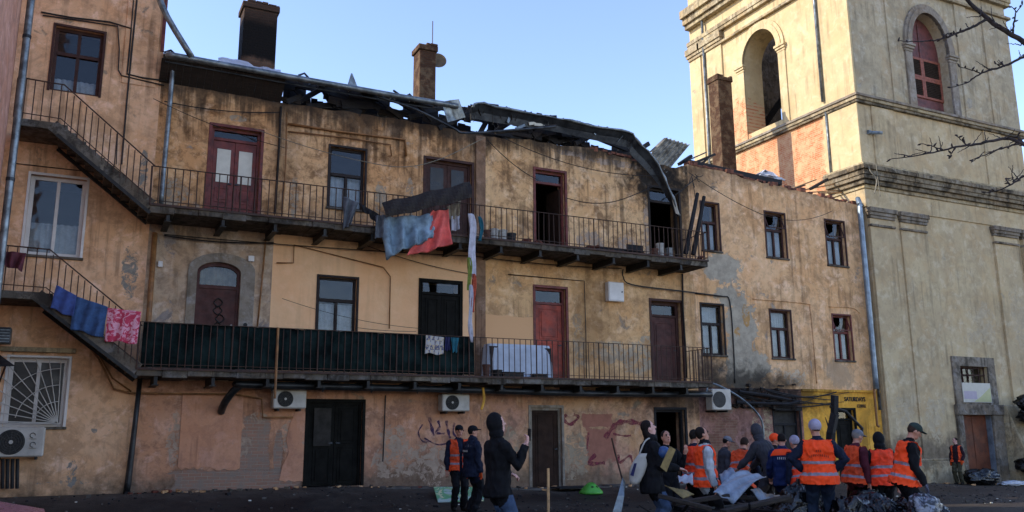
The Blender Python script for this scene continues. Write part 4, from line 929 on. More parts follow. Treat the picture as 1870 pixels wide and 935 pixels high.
# louvred shutters in the front opening
sy = TY0+.35
def arch_prism(m, x0, x1, z0, zs, rise, y, t): m.prism(arch_loop(x0, x1, z0, zs, rise, 18), XZ(y), 0, t)
m = MB(); arch_prism(m, 27.76, 29.89, 15.72, 15.9, 1.54, sy+.05, .05); m.box(28.78, 28.86, sy+.02, sy+.05, 15.75, 17.2); so = m.build('shutter', 'shutter_red', tower)
MB().box(27.76, 29.89, sy+.05, sy+.1, 13.4, 14.02).build('shutter', 'shutter_red', tower)
for i in range(2):
    for j in range(2):
        x0 = 27.76+i*1.065; x1 = x0+1.065; z0 = 14.02+j*.85; z1 = z0+.85; f = .1
        o = MB().box(x0, x0+f, sy, sy+.08, z0, z1).box(x1-f, x1, sy, sy+.08, z0, z1).box(x0+f, x1-f, sy, sy+.08, z0, z0+f).box(x0+f, x1-f, sy, sy+.08, z1-f, z1).build('shutter', 'shutter_lattice', tower, bevel=.006)
        for k in range(9): z = z0+f+.005+k*(.85-2*f)/9; MB().beam((x0+f, sy+.05, z+.04), (x1-f, sy+.05, z+.04), .09, .014, up=(0, .6, 1)).build('slat', 'louver', o)
MB().box(27.77, 29.88, sy+.1, sy+.14, 13.41, 15.9).build('shutter_back', 'interior', tower)
# barred window, hanging notice and doorway at the foot
wall_mesh(MB(), rh(28.1, 30.45, 2.05, 3.85), [rh(28.5, 30.05, 2.2, 3.5)], XZ(TY0-.07), .08).build('window_surround', 'stone_dark', tower, bevel=.01)
w = MB(); 
for i in range(6): x = 28.52+i*.3; w.box(x-.015, x+.015, TY0+.1, TY0+.13, 2.2, 3.5)
for z in (2.25, 2.9, 3.2, 3.46): w.box(28.5, 30.05, TY0+.1, TY0+.135, z-.018, z+.018)
w.build('window_bars', 'wood_brown', tower); pane(tower, 28.5, 30.05, 2.2, 3.5, TY0+.25)
nb = thing('notice_board', 'white, green and purple printed notice hung under the barred tower window', 'notice', (29.3, 20.8, 2.1))
MB().box(28.45, 30.0, TY0-.1, TY0-.075, 2.2, 2.9).build('board', 'sign_white', nb); MB().box(28.5, 29.2, TY0-.104, TY0-.1, 2.32, 2.6).build('print', 'sign_purple', nb); MB().add([(29.0, TY0-.1035, 2.22), (29.98, TY0-.1035, 2.22), (29.98, TY0-.1035, 2.75), (29.4, TY0-.1035, 2.4)], [(0, 1, 2, 3)]).build('print', 'sign_green', nb)
MB().box(28.0, 30.6, TY0-.16, TY0, 1.75, 2.12).build('lintel', 'stone_dark', tower, bevel=.015)
MB().box(28.02, 28.35, TY0-.1, TY0, -1, 1.75).build('door_jamb', 'stone_dark', tower, bevel=.015); MB().box(29.95, 30.6, TY0-.1, TY0, -1, 1.75).build('door_jamb', 'stone_dark', tower, bevel=.015)
dd = MB().box(28.35, 29.95, TY0+.22, TY0+.28, -.5, 1.75).build('door', 'door_rust', tower)
for i in range(2): a = 28.37+i*.8; MB().box(a, a+.77, TY0+.19, TY0+.219, -.45, 1.73).build('door_leaf', 'door_rust', dd, bevel=.01)
MB().box(29.95-.02, 30.0, TY0-.02, TY0+.2, -.5, 1.75).build('door_reveal', 'pipe_blue', tower)
MB().box(28.6, 28.68, TY0+.17, TY0+.188, .95, 1.25).build('notice', 'paper', dd)
# sloping buttress beside the doorway
m = MB(); y0, y1 = 19.6, 20.9
m.add([(30.5, y0, -1), (31.4, y0, -1), (31.4, y1, -1), (30.5, y1, -1), (30.55, 20.65, 2.1), (31.2, 20.65, 2.1), (31.2, y1, 2.1), (30.55, y1, 2.1)], [(3,2,1,0),(4,5,6,7),(0,1,5,4),(1,2,6,5),(2,3,7,6),(3,0,4,7)]).build('buttress', 'stone_trim', tower, bevel=.03)
# rainwater pipes by and on the tower
tp = [F(1571, 378, 20.72), F(1577, 460, 20.72), F(1590, 600, 20.72), F(1604, 760, 20.72)]; X = sum(p.x for p in tp)/4
MB().tube(smooth_path([(X+.15, 20.9, 9.3), (X+.02, 20.72, 9.0), (X, 20.72, 8.6), (X, 20.72, 5), (X, 20.72, 2.6)], 4), .09, 12).build('rainwater_pipe', 'pipe_blue', house, smooth=True)
MB().tube([(X+.22, 20.84, 9.0), (X+.22, 20.84, 1.9)], .05, 10).build('rainwater_pipe', 'zinc', house, smooth=True)
MB().tube([(X-.02, 20.8, 2.6), (X-.02, 20.8, 1.4), (X+.05, 20.8, 1.35)], .04, 8).build('rainwater_pipe', 'gas_pipe', house)
for y, z0, z1 in ((22.3, 13.5, 22), (29.0, 9.5, 20)): MB().tube([(TX0-.16, y, z0), (TX0-.16, y, z1)], .06, 8).build('rainwater_pipe', 'zinc', tower, smooth=True)
MB().tube([(TX0-.1, 22.25, 13.3), (TX0-.1, 22.25, 10.5)], .05, 8).build('rainwater_pipe', 'zinc', tower, smooth=True)
MB().tube(smooth_path([(24.42, 20.6, 10.6), (24.3, 20.4, 10.2), (24.5, 20.35, 9.9), (24.4, 20.4, 9.4)], 6), .02, 5).tube([(24.6, 20.38, 10.5), (24.62, 20.36, 9.3)], .015, 5).build('cable', 'cable_light', tower)
MB().tube([(25.0, 20.86, 11.9), (25.35, 20.6, 11.85)], .06, 8).tube([(24.9, 20.85, 11.9), (25.0, 20.85, 11.9)], .08, 8).build('floodlight', 'pipe_blue', tower)
# ------------------------------------------------------------------ things hung on or fixed to the buildings
def acunit(name_label, u0, v0, u1, v1, Y, yd=.32, dead=False):
    a = F(u0, v0, Y); b = F(u1, v1, Y); x0, x1, z0, z1 = a.x, b.x, b.z, a.z
    t = thing('air_conditioner', name_label, 'air conditioner', ((x0+x1)/2, Y+yd/2, z0), 'air conditioners on the walls')
    MB().box(x0, x1, Y, Y+yd, z0, z1).build('casing', 'ac_white', t, bevel=.025)
    cx, cz = x0+(x1-x0)*.36, (z0+z1)/2; r = min((z1-z0)*.42, (x1-x0)*.33)
    MB().tube([(cx, Y-.012, cz), (cx, Y+.02, cz)], r, 28).build('fan_opening', 'ac_dark', t)
    if not dead:
        g = MB()
        for k in range(1, 6): g.tube([(cx+r*k/5.5*math.cos(i*math.pi/14), Y-.02, cz+r*k/5.5*math.sin(i*math.pi/14)) for i in range(29)], .005, 4, False)
        for k in range(6): an = k*math.pi/6; g.tube([(cx-r*math.cos(an), Y-.018, cz-r*math.sin(an)), (cx+r*math.cos(an), Y-.018, cz+r*math.sin(an))], .005, 4)
        g.build('fan_guard', 'ac_grille', t); MB().tube([(cx, Y-.03, cz), (cx, Y-.01, cz)], r*.16, 12).build('hub', 'ac_white', t)
    for x in (x0+.12, x1-.15): MB().box(x, x+.04, Y+.05, 21.0, z0-.06, z0-.003).build('bracket', 'black_iron', t)
    return t
acunit('air conditioner beside the double black gate, over pink render', 500, 711, 559, 746, 20.55)
acunit('air conditioner near the pilaster above the purple graffiti', 808, 719, 858, 751, 20.55)
acunit('burnt-out air conditioner with melted fan over the brick patch', 1300, 710, 1337, 749, 20.5, dead=True)
t = acunit('large white air conditioner under the barred window of the stair wing', -12, 780, 78, 834, 20.5)
mk_ = MB()
for (du, dv) in ((60, 795), (60, 812)):
    c_ = F(du, dv, 20.49); mk_.tube([c_+Vector((.05*math.cos(a_*.7), 0, .05*math.sin(a_*.7))) for a_ in range(8)], .007, 4); mk_.beam(c_+Vector((-.07, 0, -.07)), c_+Vector((.07, 0, -.07)), .012, .006)
mk_.build('printed_mark', 'ac_grille', t)
for i in range(4): MB().tube([F(5+i*9, 838, 20.7), F(4+i*9, 892, 20.8)], .035, 8).build('conduit', 'pipe_black', t)
t = thing('air_conditioner', 'grey metal unit under the lower stair landing', 'air conditioner', F(0, 625, 20.5)); a = F(-20, 596, 20.45); b = F(18, 627, 20.45)
MB().box(a.x, b.x, 20.45, 20.8, b.z, a.z).build('casing', 'zinc', t, bevel=.02)
for k in range(5): MB().box(a.x+.02, b.x-.02, 20.435, 20.455, b.z+.05+k*.06, b.z+.08+k*.06).build('louvre', 'zinc_dark', t)
a = F(-25, 655, 20.3); MB().add([F(-25, 650, 20.9), F(-2, 648, 20.9), F(26, 668, 20.3), F(-25, 672, 20.3), F(-25, 652, 20.92), F(-2, 650, 20.92), F(26, 670, 20.32), F(-25, 674, 20.32)], [(0,1,2,3),(7,6,5,4),(0,4,5,1),(1,5,6,2),(2,6,7,3),(3,7,4,0)])
aw = thing('window_awning', 'small grey metal awning over the barred stair wing window', 'awning', F(0, 665, 20.8))
MB().sheet([[F(-30, 648, 20.98), F(0, 648, 20.98)], [F(-30, 668, 20.3), F(26, 667, 20.3)]], .02).build('sheet', 'zinc_dark', aw); MB().beam(F(10, 668, 20.4), F(-2, 700, 20.98), .03, .03).build('brace', 'iron', aw)
x0, x1, z0, z1 = rect(1111, 514, 1139, 549, 20.8)
t = thing('electric_cabinet', 'white metal electric cabinet on the wall right of the red door', 'cabinet', (x0, 20.9, z0))
MB().box(x0, x1, 20.8, 20.99, z0, z1).build('box', 'pvc', t, bevel=.012); MB().box(x0+.03, x1-.03, 20.788, 20.798, z0+.03, z1-.03).build('cabinet_door', 'pvc', t, bevel=.004); MB().tube([(x1-.08, 20.77, (z0+z1)/2), (x1-.08, 20.79, (z0+z1)/2)], .02, 8).build('lock', 'black_iron', t)
t = thing('wall_lamp', 'small white box lamp on the grey wall by the arched door', 'lamp', F(293, 483, 20.9)); p = F(293, 482, 20.92)
MB().box(p.x-.05, p.x+.05, 20.92, 20.99, p.z-.07, p.z+.07).build('body', 'pvc', t, bevel=.01)
t = thing('junction_box', 'square white junction box beside the arched door surround', 'box', F(459, 473, 20.95)); p = F(459, 472, 20.93)
MB().box(p.x-.07, p.x+.07, 20.93, 20.99, p.z-.07, p.z+.07).build('body', 'pvc', t, bevel=.008)

simple('cloth_blue', '#7b909e', .9, var=.3, scale=3); simple('cloth_coral', '#d86058', .9, var=.2, scale=4); simple('cloth_grey', '#565a60', .9); simple('cloth_white', '#b9b8c2', .9, var=.15); simple('cloth_green', '#7d8a3c', .9); simple('cloth_orange', '#b5533a', .9)
simple('towel_blue', '#3d4f86', .95, var=.2); simple('towel_denim', '#37527a', .95, var=.25); simple('cloth_maroon', '#5c2c34', .95); simple('cloth_beige', '#8f8574', .9); simple('cloth_teal', '#1f5f6e', .9); simple('cloth_navy', '#23244e', .9)
n = Nodes('towel_pink'); w = n.noise(7, 5, .6, vec=n.obj, dist=1.5); n.done(n.mix(n.step(w, .46, .54), lin('#b53a52'), lin('#d59aa8')), .95, n.bump(w, .3, .01))
n = Nodes('cloth_patchwork'); q = n.xyz(n.obj); ck = n.t.nodes.new('ShaderNodeTexChecker'); ck.inputs['Scale'].default_value = 8.5; ck.inputs['Color1'].default_value = lin('#a8a6a4'); ck.inputs['Color2'].default_value = lin('#5a5a6c'); n.put(ck.inputs['Vector'], n.obj)
n.done(n.mix(n.step(n.noise(22, 3, vec=n.obj), .5, .6), ck.outputs[0], lin('#b9a888')), .95)
simple('quilt_stitch', '#8f342f', .95)
def cloth(name, label, quad, mat, cat='cloth', fold=.03, nf=5, nu=44, nv=26, seed=1, sagk=0, thick=.012, group=None, rough=0):
    """quad: top-left, top-right, bottom-right, bottom-left"""
    r = random.Random(seed); a, b, c, d = [Vector(p) for p in quad]; nrm = (b-a).cross(d-a).normalized(); ph = r.uniform(0, 6); ctr = (a+b+c+d)/4; rows = []
    for j in range(nv+1):
        v = j/nv; row = []
        for i in range(nu+1):
            u = i/nu; p = a.lerp(b, u).lerp(d.lerp(c, u), v)
            p = p+nrm*(fold*(.35+.65*v)*math.sin(u*nf*2*math.pi+ph+v*1.3)+fold*.5*math.sin(u*nf*4.7+v*5+ph))
            p.z -= sagk*4*u*(1-u)*(1-v)+.02*math.sin(u*9+ph)*v+rough*r.uniform(-1, 1)*v
            wr = mnoise.noise(p*4.5+Vector((seed*3.7, 0, 0)))*.9+(1-2.5*abs(mnoise.noise(Vector((p.x*9, seed*2.3, p.z*5)))))*.6
            p = p+nrm*fold*.55*wr*(.25+.75*v)
            row.append(p-ctr)
        rows.append(row)
    m = MB().sheet(rows, thick).build(name, mat, None, smooth=True, loc=ctr)
    return props(m, label, cat, group)
def q4(pts, Y): return [F(u, v, Y[i] if isinstance(Y, (list, tuple)) else Y) for i, (u, v) in enumerate(pts)]
cloth('duvet', 'singed grey-blue duvet hanging over the upper balcony railing', q4([(690, 397), (793, 391), (792, 430), (707, 470)], [19.7, 19.7, 19.5, 19.5]), 'cloth_blue', 'duvet', .1, 4, thick=.05, seed=3, rough=.015)
cloth('quilt', 'coral red quilt hanging over the upper balcony railing', q4([(788, 385), (818, 383), (825, 446), (742, 468)], [19.74, 19.74, 19.66, 19.62]), 'cloth_coral', 'quilt', .06, 3, thick=.04, seed=5)
cloth('trouser_cloth', 'grey trousers hung on the upper railing under the dark window', q4([(628, 358), (655, 370), (640, 412), (626, 418)], 19.76), 'cloth_grey', 'trousers', .05, 2, seed=7)
cloth('rag', 'black singed rag draped along the upper railing beside the grey trousers', q4([(655, 370), (694, 392), (690, 408), (662, 384)], 19.75), 'char', 'cloth', .03, 3, seed=8)
cloth('blue_rag', 'dark blue grey bundle hanging at the left edge of the duvet', q4([(686, 394), (704, 392), (712, 432), (684, 436)], 19.66), 'cloth_grey', 'cloth', .05, 2, seed=9)
cloth('beige_shirt', 'beige shirt hanging behind the coral quilt on the upper balcony', q4([(815, 378), (842, 366), (838, 395), (822, 402)], 19.9), 'cloth_beige', 'shirt', .03, 2, seed=10)
cloth('white_shirt', 'pale striped cloth hanging below the charred sheet on the upper balcony', q4([(822, 395), (840, 393), (838, 420), (824, 422)], 19.92), 'cloth_white', 'cloth', .03, 2, seed=11)
# charred metal sheet lying across the railing
q = q4([(698, 370), (859, 332), (861, 362), (704, 398)], [19.6, 19.7, 19.5, 19.45]); rows = []
for j in range(6):
    rows.append([q[0].lerp(q[1], i/30).lerp(q[3].lerp(q[2], i/30), j/5)+Vector((0, .03*math.sin(i*1.1+j*.9)-.06*math.sin(j/5*3.1), .02*math.sin(i*.5))) for i in range(31)])
props(MB().sheet(rows, .02).build('charred_sheet', 'char_brown'), 'long charred roofing sheet lying across the upper balcony railing', 'sheet')
for k, (pts, m, lab, w) in enumerate((([(860, 390), (864, 420), (862, 470), (866, 510)], 'cloth_white', 'long white cloth strip hanging from the upper balcony beside the pilaster', .1), ([(857, 470), (858, 500), (856, 530)], 'cloth_green', 'olive green cloth hanging under the white strip beside the pilaster', .06),
        ([(866, 500), (865, 540), (863, 570)], 'cloth_orange', 'orange red cloth hanging under the white strip beside the pilaster', .055), ([(860, 520), (860, 560), (859, 600), (862, 625)], 'cloth_white', 'thin pale cloth trailing down to the lower railing beside the pilaster', .055), ([(876, 395), (880, 420), (876, 440)], 'cloth_green', 'dark green cloth dangling from the upper rail beside the pilaster', .05))):
    C = smooth_path([F(u, v, 19.7-.02*k) for u, v in pts], 6); rows = []
    for i, p in enumerate(C):
        ww = w*(.55+.45*math.sin(math.pi*min(1, .12+i/len(C)*.9))); rows.append([p+Vector((ww*(s-.5)*2, .03*math.sin(s*9+i*.6), 0)) for s in (0, .2, .4, .6, .8, 1)])
    props(MB().sheet(rows, .012).build('hanging_cloth', 'cloth_teal' if 'dark green' in lab else m, smooth=True), lab, 'cloth')
cloth('towel', 'blue towel on the stair railing next to the denim towel', q4([(103, 520), (140, 540), (133, 580), (92, 562)], 19.74), 'towel_blue', 'towel', .025, 2, seed=12)
cloth('towel', 'denim blue towel in the middle of the stair railing laundry', q4([(136, 540), (197, 560), (188, 617), (128, 600)], 19.76), 'towel_denim', 'towel', .03, 3, seed=13)
cloth('towel', 'pink and white patterned towel on the stair railing', q4([(197, 562), (258, 569), (250, 628), (191, 622)], 19.76), 'towel_pink', 'towel', .02, 3, seed=14)
cloth('cloth_bundle', 'maroon cloth slung over the lower landing railing', q4([(5, 458), (48, 462), (40, 494), (10, 486)], 19.7), 'cloth_maroon', 'cloth', .06, 2, seed=15)
cloth('patchwork_cloth', 'patchwork patterned cloth pegged on the lower railing over green netting', q4([(778, 612), (811, 616), (810, 648), (776, 645)], 19.74), 'cloth_patchwork', 'cloth', .01, 2, seed=16)
cloth('sock_cloth', 'navy clothes pegged on the lower railing right of the patchwork cloth', q4([(813, 615), (822, 616), (821, 641), (812, 640)], 19.74), 'cloth_navy', 'clothes', .02, 2, seed=17)
cloth('sock_cloth', 'teal clothes pegged on the lower railing near the end of the netting', q4([(824, 616), (838, 617), (835, 644), (827, 643)], 19.74), 'cloth_teal', 'clothes', .02, 2, seed=18)
# furniture and pots on the balconies
simple('dust_sheet', '#b4bcc8', .8, var=.1, scale=4, bump=.2)
t = thing('covered_furniture', 'bulky furniture under a pale blue-white sheet on the lower balcony', 'furniture', F(955, 688, 20.3))
a = F(893, 624, 20.2); b = F(1013, 690, 20.2); rows = []
m = MB()
for (zz, e) in ((2.63, .0), (3.0, -.01), (3.4, -.03), (3.52, -.06)):
    ring = []
    for i in range(48):
        an = 2*math.pi*i/48; cxn = abs(math.cos(an))**.35*math.copysign(1, math.cos(an)); syn = abs(math.sin(an))**.35*math.copysign(1, math.sin(an)); f = .02*math.sin(i*2.3)*(1 if zz < 3.2 else .3)
        ring.append(((a.x+b.x)/2+cxn*((b.x-a.x)/2+e+f), 20.5+syn*(.3+e+f), zz))
    rows.append(ring+[ring[0]])
m.sheet(rows); n0 = len(m.v); m.add([rows[-1][i] for i in range(48)], [tuple(range(48))]); m.build('sheet_cover', 'dust_sheet', t, smooth=False)
MB().box(a.x+.06, b.x-.06, 20.25, 20.75, 2.63, 3.45).build('carcass', 'wood_dark', t)
simple('pot_black', '#1d1c1c', .6); simple('pot_white', '#a8a49c', .5); simple('pot_brown', '#5b382c', .7); simple('brick_red', '#6d3a2c', .9, var=.35, scale=9); simple('tin', '#6b6d6e', .4, metal=.5)
def pot(u, v, w, h, mat, label, Y=20.1, base=2.62, taper=.75, cat='pot', name='flower_pot'):
    p = F(u, v, Y); m = MB(); n_ = 16; rows = []
    for z, k in ((0, taper), (h*.85, .98), (h*.85, 1.06), (h, 1.08), (h, .95), (h*.6, .9)): rows.append([(w*k*math.cos(2*math.pi*i/n_), w*k*math.sin(2*math.pi*i/n_), z) for i in range(n_+1)])
    m.sheet(rows); m.add([(w*taper*math.cos(2*math.pi*i/n_), w*taper*math.sin(2*math.pi*i/n_), 0) for i in range(n_)], [tuple(range(n_))])
    return props(m.build(name, mat, None, smooth=False, loc=(p.x, Y, base)), label, cat)
pot(908, 680, .13, .2, 'pot_black', 'black flower pot in front of the covered furniture, lower balcony')
pot(888, 675, .1, .34, 'pot_brown', 'brown bucket at the left end of the right lower balcony', 20.2)
MB_ = lambda: MB()
for (u, w, lab, m, hh) in ((937, .28, 'long dark planter trough before the covered furniture', 'pot_black', .12), (985, .2, 'low dark planter trough near the red door foot', 'pot_black', .09)):
    p = F(u, 684, 20.0); o = MB().box(-w, w, -.09, .09, 0, hh).box(-w-.02, w+.02, -.11, .11, hh, hh+.03).build('planter', m, None, loc=(p.x, 20.02, 2.62), bevel=.01); props(o, lab, 'planter')
pot(890, 430, .1, .28, 'pot_brown', 'brown pot beside the white cans on the upper balcony', 20.1, 6.21); pot(902, 430, .12, .33, 'pot_white', 'white can beside the brown pot on the upper balcony', 20.1, 6.21, .95, 'can', 'can')
pot(918, 432, .12, .34, 'pot_white', 'white can next to the black kettle pot on the upper balcony', 20.15, 6.21, .95, 'can', 'can'); pot(934, 434, .13, .26, 'pot_black', 'black rounded pot on the upper balcony left of the open door', 20.1, 6.21, .8)
pot(1196, 460, .12, .26, 'pot_brown', 'reddish pot by the burnt upper doorway', 20.1, 6.21); pot(1206, 462, .12, .42, 'pot_white', 'tall white bucket by the burnt upper doorway', 20.05, 6.21, .8, 'bucket', 'bucket'); pot(1222, 466, .12, .32, 'tin', 'grey tin bucket by the burnt upper doorway', 20.1, 6.21, .9, 'bucket', 'bucket')
r = random.Random(31); bm_ = MB().box(-.12, .12, -.06, .06, 0, .065).mesh('loose_brick', 'brick_red', bevel=.006)
for i in range(34):
    x = r.uniform(12.4, 16.2) if i < 26 else r.uniform(10.0, 11.0); z = 6.211+(.066 if r.random() < .25 else 0)
    o = link('loose_brick', bm_, None, (x, r.uniform(19.95, 20.2), z)); o.rotation_euler = (0, r.uniform(-.1, .1), r.uniform(0, 3)); props(o, 'fallen red brick on the upper balcony floor by the burnt doors', 'brick', 'fallen bricks on the upper balcony')
o = MB().box(-.3, .3, -.15, .15, 0, .03).box(-.28, .28, -.13, -.1, .03, .2).build('black_tray', 'char', None, loc=(F(1155, 455, 20.05).x, 20.05, 6.28), bevel=.005); props(o, 'charred black tray among the fallen bricks on the balcony', 'tray')
props(MB().beam((12.3, 20.1, 6.28), (14.0, 20.0, 6.3), .12, .1).build('charred_board', 'char'), 'charred board lying on the upper balcony beside the open door', 'board')
for k, (u0, v0, u1, v1) in enumerate(((1252, 464, 1274, 352), (1266, 466, 1286, 358))):
    props(MB().beam(F(u0, v0, 19.95), F(u1, v1, 19.9), .11, .13, taper=.75).build('charred_post', 'char', bevel=.02), ('charred post leaning on the upper balcony end railing, beside the doorway', 'second charred post leaning on the upper balcony end railing, nearer the window')[k], 'post')
o = MB().tube(smooth_path([F(882, 708, 20.2), F(884, 730, 20.2), F(879, 748, 20.2)], 4), .035, 8).build('yellow_hose', 'stucco_yellow'); props(o, 'short yellow hose hanging under the lower balcony by the pilaster', 'hose')

# ------------------------------------------------------------------ people
for k, c in dict(skin='#b5806a', skin_pale='#c4968a', hair_dark='#1b1412', hair_brown='#33241c', hair_grey='#77716c', hoodie='#0c0c10', jeans='#3a4a63', jeans_dark='#1c2636', navy='#151c2e', navy_bright='#16244a', black_cloth='#101014', grey_coat='#3a3a40', grey_pants='#4a423e', maroon_cloth='#4a1a26', dark_maroon='#2b1a22', white_jacket='#aeb2b8', camo='#3d3a2c', cap_black='#111318', cap_green='#2a3632', cap_grey='#6c6c72', beanie='#9a94a6', shoe='#15120f', glove_orange='#c04a1c', glove_grey='#5a5c6a', stripe='#8a7f88', olive='#3c3a2e').items():
    simple(k, c, .85 if 'skin' not in k else .55, var=.18, scale=7, bump=.12, spec=.2 if 'skin' not in k else .4)
simple('vest_orange', '#f2470f', .8, var=.08, scale=5, bump=.1); simple('vest_worn', '#dd4a1a', .85, var=.18, scale=4, bump=.2, dark='#a83a18'); simple('vest_red', '#f03c14', .8, var=.12, scale=6, bump=.2, dark='#c2330f')
def V(*a): return np.array(a, float)
def rings_mesh(levels, nseg=18):
    """levels: (centre, x-axis, y-axis) ellipses -> closed loft"""
    vs = []; fs = []
    for c, ax, ay in levels:
        for k in range(nseg):
            t = 2*math.pi*k/nseg; vs.append(c+ax*math.cos(t)+ay*math.sin(t))
    L = len(levels)
    for i in range(L-1):
        for k in range(nseg): k2 = (k+1) % nseg; fs.append((i*nseg+k, i*nseg+k2, (i+1)*nseg+k2, (i+1)*nseg+k))
    fs.append(tuple(reversed(range(nseg)))); fs.append(tuple(range((L-1)*nseg, L*nseg)))
    return vs, fs
class Body:
    def __init__(s): s.v = []; s.f = []; s.caps = []; s.ells = []
    def put(s, vf): n = len(s.v); s.v += [tuple(p) for p in vf[0]]; s.f += [tuple(i+n for i in f) for f in vf[1]]
    def limb(s, tag, pts, rad, nseg=14):
        P = [np.array(p, float) for p in pts]; lv = []
        d0 = P[1]-P[0]; d0 /= np.linalg.norm(d0); d1 = P[-1]-P[-2]; d1 /= np.linalg.norm(d1)
        path = [P[0]-d0*rad[0]*.95, P[0]-d0*rad[0]*.7]+P+[P[-1]+d1*rad[-1]*.7, P[-1]+d1*rad[-1]*.95]; rr = [rad[0]*.3, rad[0]*.72]+list(rad)+[rad[-1]*.72, rad[-1]*.3]
        ref = V(0, 0, 1) if abs(d0[2]) < .8 else V(0, 1, 0)
        for i, p in enumerate(path):
            d = path[min(i+1, len(path)-1)]-path[max(i-1, 0)]; d /= np.linalg.norm(d)+1e-9
            x = np.cross(d, ref); x /= np.linalg.norm(x)+1e-9; ref = np.cross(x, d); lv.append((p, x*rr[i], ref*rr[i]))
        s.put(rings_mesh(lv, nseg))
        for i in range(len(P)-1): s.caps.append((tag, P[i], P[i+1], rad[i], rad[i+1]))
    def ell(s, tag, c, ax, ay, az, n=10):
        c, ax, ay, az = [np.array(q, float) for q in (c, ax, ay, az)]; lv = []
        for i in range(n+1):
            t = math.pi*(.04+.92*i/n); lv.append((c-az*math.cos(t), ax*math.sin(t), ay*math.sin(t)))
        s.put(rings_mesh(lv, 16)); m = min(np.linalg.norm(ax), np.linalg.norm(ay)); l = np.linalg.norm(az)
        s.ells.append((tag, c, ax, ay, az))
PEOPLE = 0
def person(label, loc, face, H=1.75, lean=0, head=(0, 0), armL=None, armR=None, legs=((-.1, .0), (.1, .0)), crouch=0, top='navy', sleeve=None, pants='black_cloth', skin='skin', hair='hair_dark', hat=None, hat_mat='cap_black', hood=False, hood_mat=None, vest=None, vest_open=False, vest_dull=False, bulk=0, gloves=None, curl=.6, long_hair=False, hem=-.1, shoes='shoe', scarf=None, glasses=False, side=0, women=False, stripes=True, group='people clearing up in the courtyard'):
    """builds one clothed figure; facing: degrees clockwise from the street's +y; local x right, y forward"""
    global PEOPLE
    PEOPLE += 1; s = H/1.75; B = Body(); rad = math.radians
    ln = rad(lean); u = V(math.sin(rad(side)), math.sin(ln), math.cos(ln)); u /= np.linalg.norm(u); X = V(1, 0, -math.sin(rad(side))); X /= np.linalg.norm(X); f = np.cross(u, X)
    pel = V(0, -.12*math.sin(ln)*1.2, .93-crouch)
    sh = .172 if women else .19; k = 1+bulk
    lev = [(hem-.02, .178*k, .122*k), (hem+.06, .18*k, .126*k), (.06, .168*k, .118*k), (.17, .158*k, .112*k), (.3, .176*k, .126*k), (.4, .19*k, .126*k), (.47, .172*k, .105*k), (.525, .115, .08), (.56, .068, .066)]
    if women: lev = [(t, w*.93, d*.96) for t, w, d in lev]
    B.put(rings_mesh([(pel+u*t+f*(.012*math.sin(t*7)), X*w, f*d) for t, w, d in lev], 22))
    for t in np.linspace(hem, .52, 12):
        w = np.interp(t, [l[0] for l in lev], [l[1] for l in lev]); d = np.interp(t, [l[0] for l in lev], [l[2] for l in lev])
        B.caps.append(('torso', pel+u*t-X*(w-d), pel+u*t+X*(w-d), d, d))
    # legs and shoes
    for sgn, (fx, fy) in zip((-1, 1), legs):
        hip = pel+V(sgn*.088, 0, -.03); ank = V(fx, fy, .085); mid = (hip+ank)/2; Ltot = .87; d = np.linalg.norm(hip-ank); bend = math.sqrt(max(0, (Ltot/2)**2-(d/2)**2)) if d < Ltot else 0
        knee = mid+V(0, bend+.02, .02)
        B.limb('pants', [hip, hip*.5+knee*.5, knee, knee*.55+ank*.45, ank+V(0, 0, .02)], [.1*k, .09, .076, .07, .062])
        B.limb('shoe', [ank+V(0, -.05, -.04), ank+V(sgn*.01, .06, -.045), ank+V(sgn*.02, .16, -.05)], [.042, .045, .034])
    # arms and hands
    hands = []
    for sgn, arm in ((-1, armL), (1, armR)):
        du, dl = arm or ((sgn*.22, .02, -1), (sgn*.06, .25, -1))
        loc2 = lambda q: X*q[0]+f*q[1]+u*q[2] if lean < 25 else V(*q)
        du = loc2(du); dl = loc2(dl); du = du/np.linalg.norm(du); dl = dl/np.linalg.norm(dl)
        S = pel+u*.452+X*sgn*sh; E = S+du*.285; W = E+dl*.25
        B.limb('arm', [S, S*.5+E*.5, E, E*.45+W*.55, W-dl*.015], [.064*k, .057*k, .049*k, .047*k, .038*k])
        ref = V(0, 0, 1) if abs(dl[2]) < .75 else V(0, 1, 0); side_ = np.cross(dl, ref); side_ /= np.linalg.norm(side_); nrm = np.cross(side_, dl)
        hands.append(W+dl*.1); hand = 'glove' if gloves else 'hand'
        B.limb(hand, [W-dl*.03, W+dl*.03], [.027, .026]); B.ell(hand, W+dl*.06, side_*.042, nrm*.018, dl*.05)
        for q in range(4):
            o = W+dl*.1+side_*(.03-.02*q); L = (.068, .078, .073, .056)[q]; c1 = dl*math.cos(curl*.6)-nrm*math.sin(curl*.6); c2 = dl*math.cos(curl*1.7)-nrm*math.sin(curl*1.7)
            B.limb(hand, [o-dl*.02, o+c1*L*.5, o+c1*L*.5+c2*L*.55], [.0105, .0098, .0085], 8)
        th = W+dl*.035+side_*.038*(-sgn if sgn > 0 else 1); B.limb(hand, [th, th+dl*.03+side_*.018-nrm*.012, th+dl*.06+side_*.012-nrm*.03], [.013, .0115, .0095], 8)
    # head
    hp, hy = rad(head[0]), rad(head[1])
    fy = V(math.sin(hy), math.cos(hy), 0); hb = ln*.45+hp; hf = V(fy[0]*math.cos(hb), fy[1]*math.cos(hb), -math.sin(hb)); hx = V(fy[1], -fy[0], 0); hu = np.cross(hx, hf)
    nb = pel+u*.54; hc = nb+u*.065+hu*.105+hf*.02
    B.limb('neck', [nb-u*.03, hc-hu*.06-hf*.015], [.058, .052])
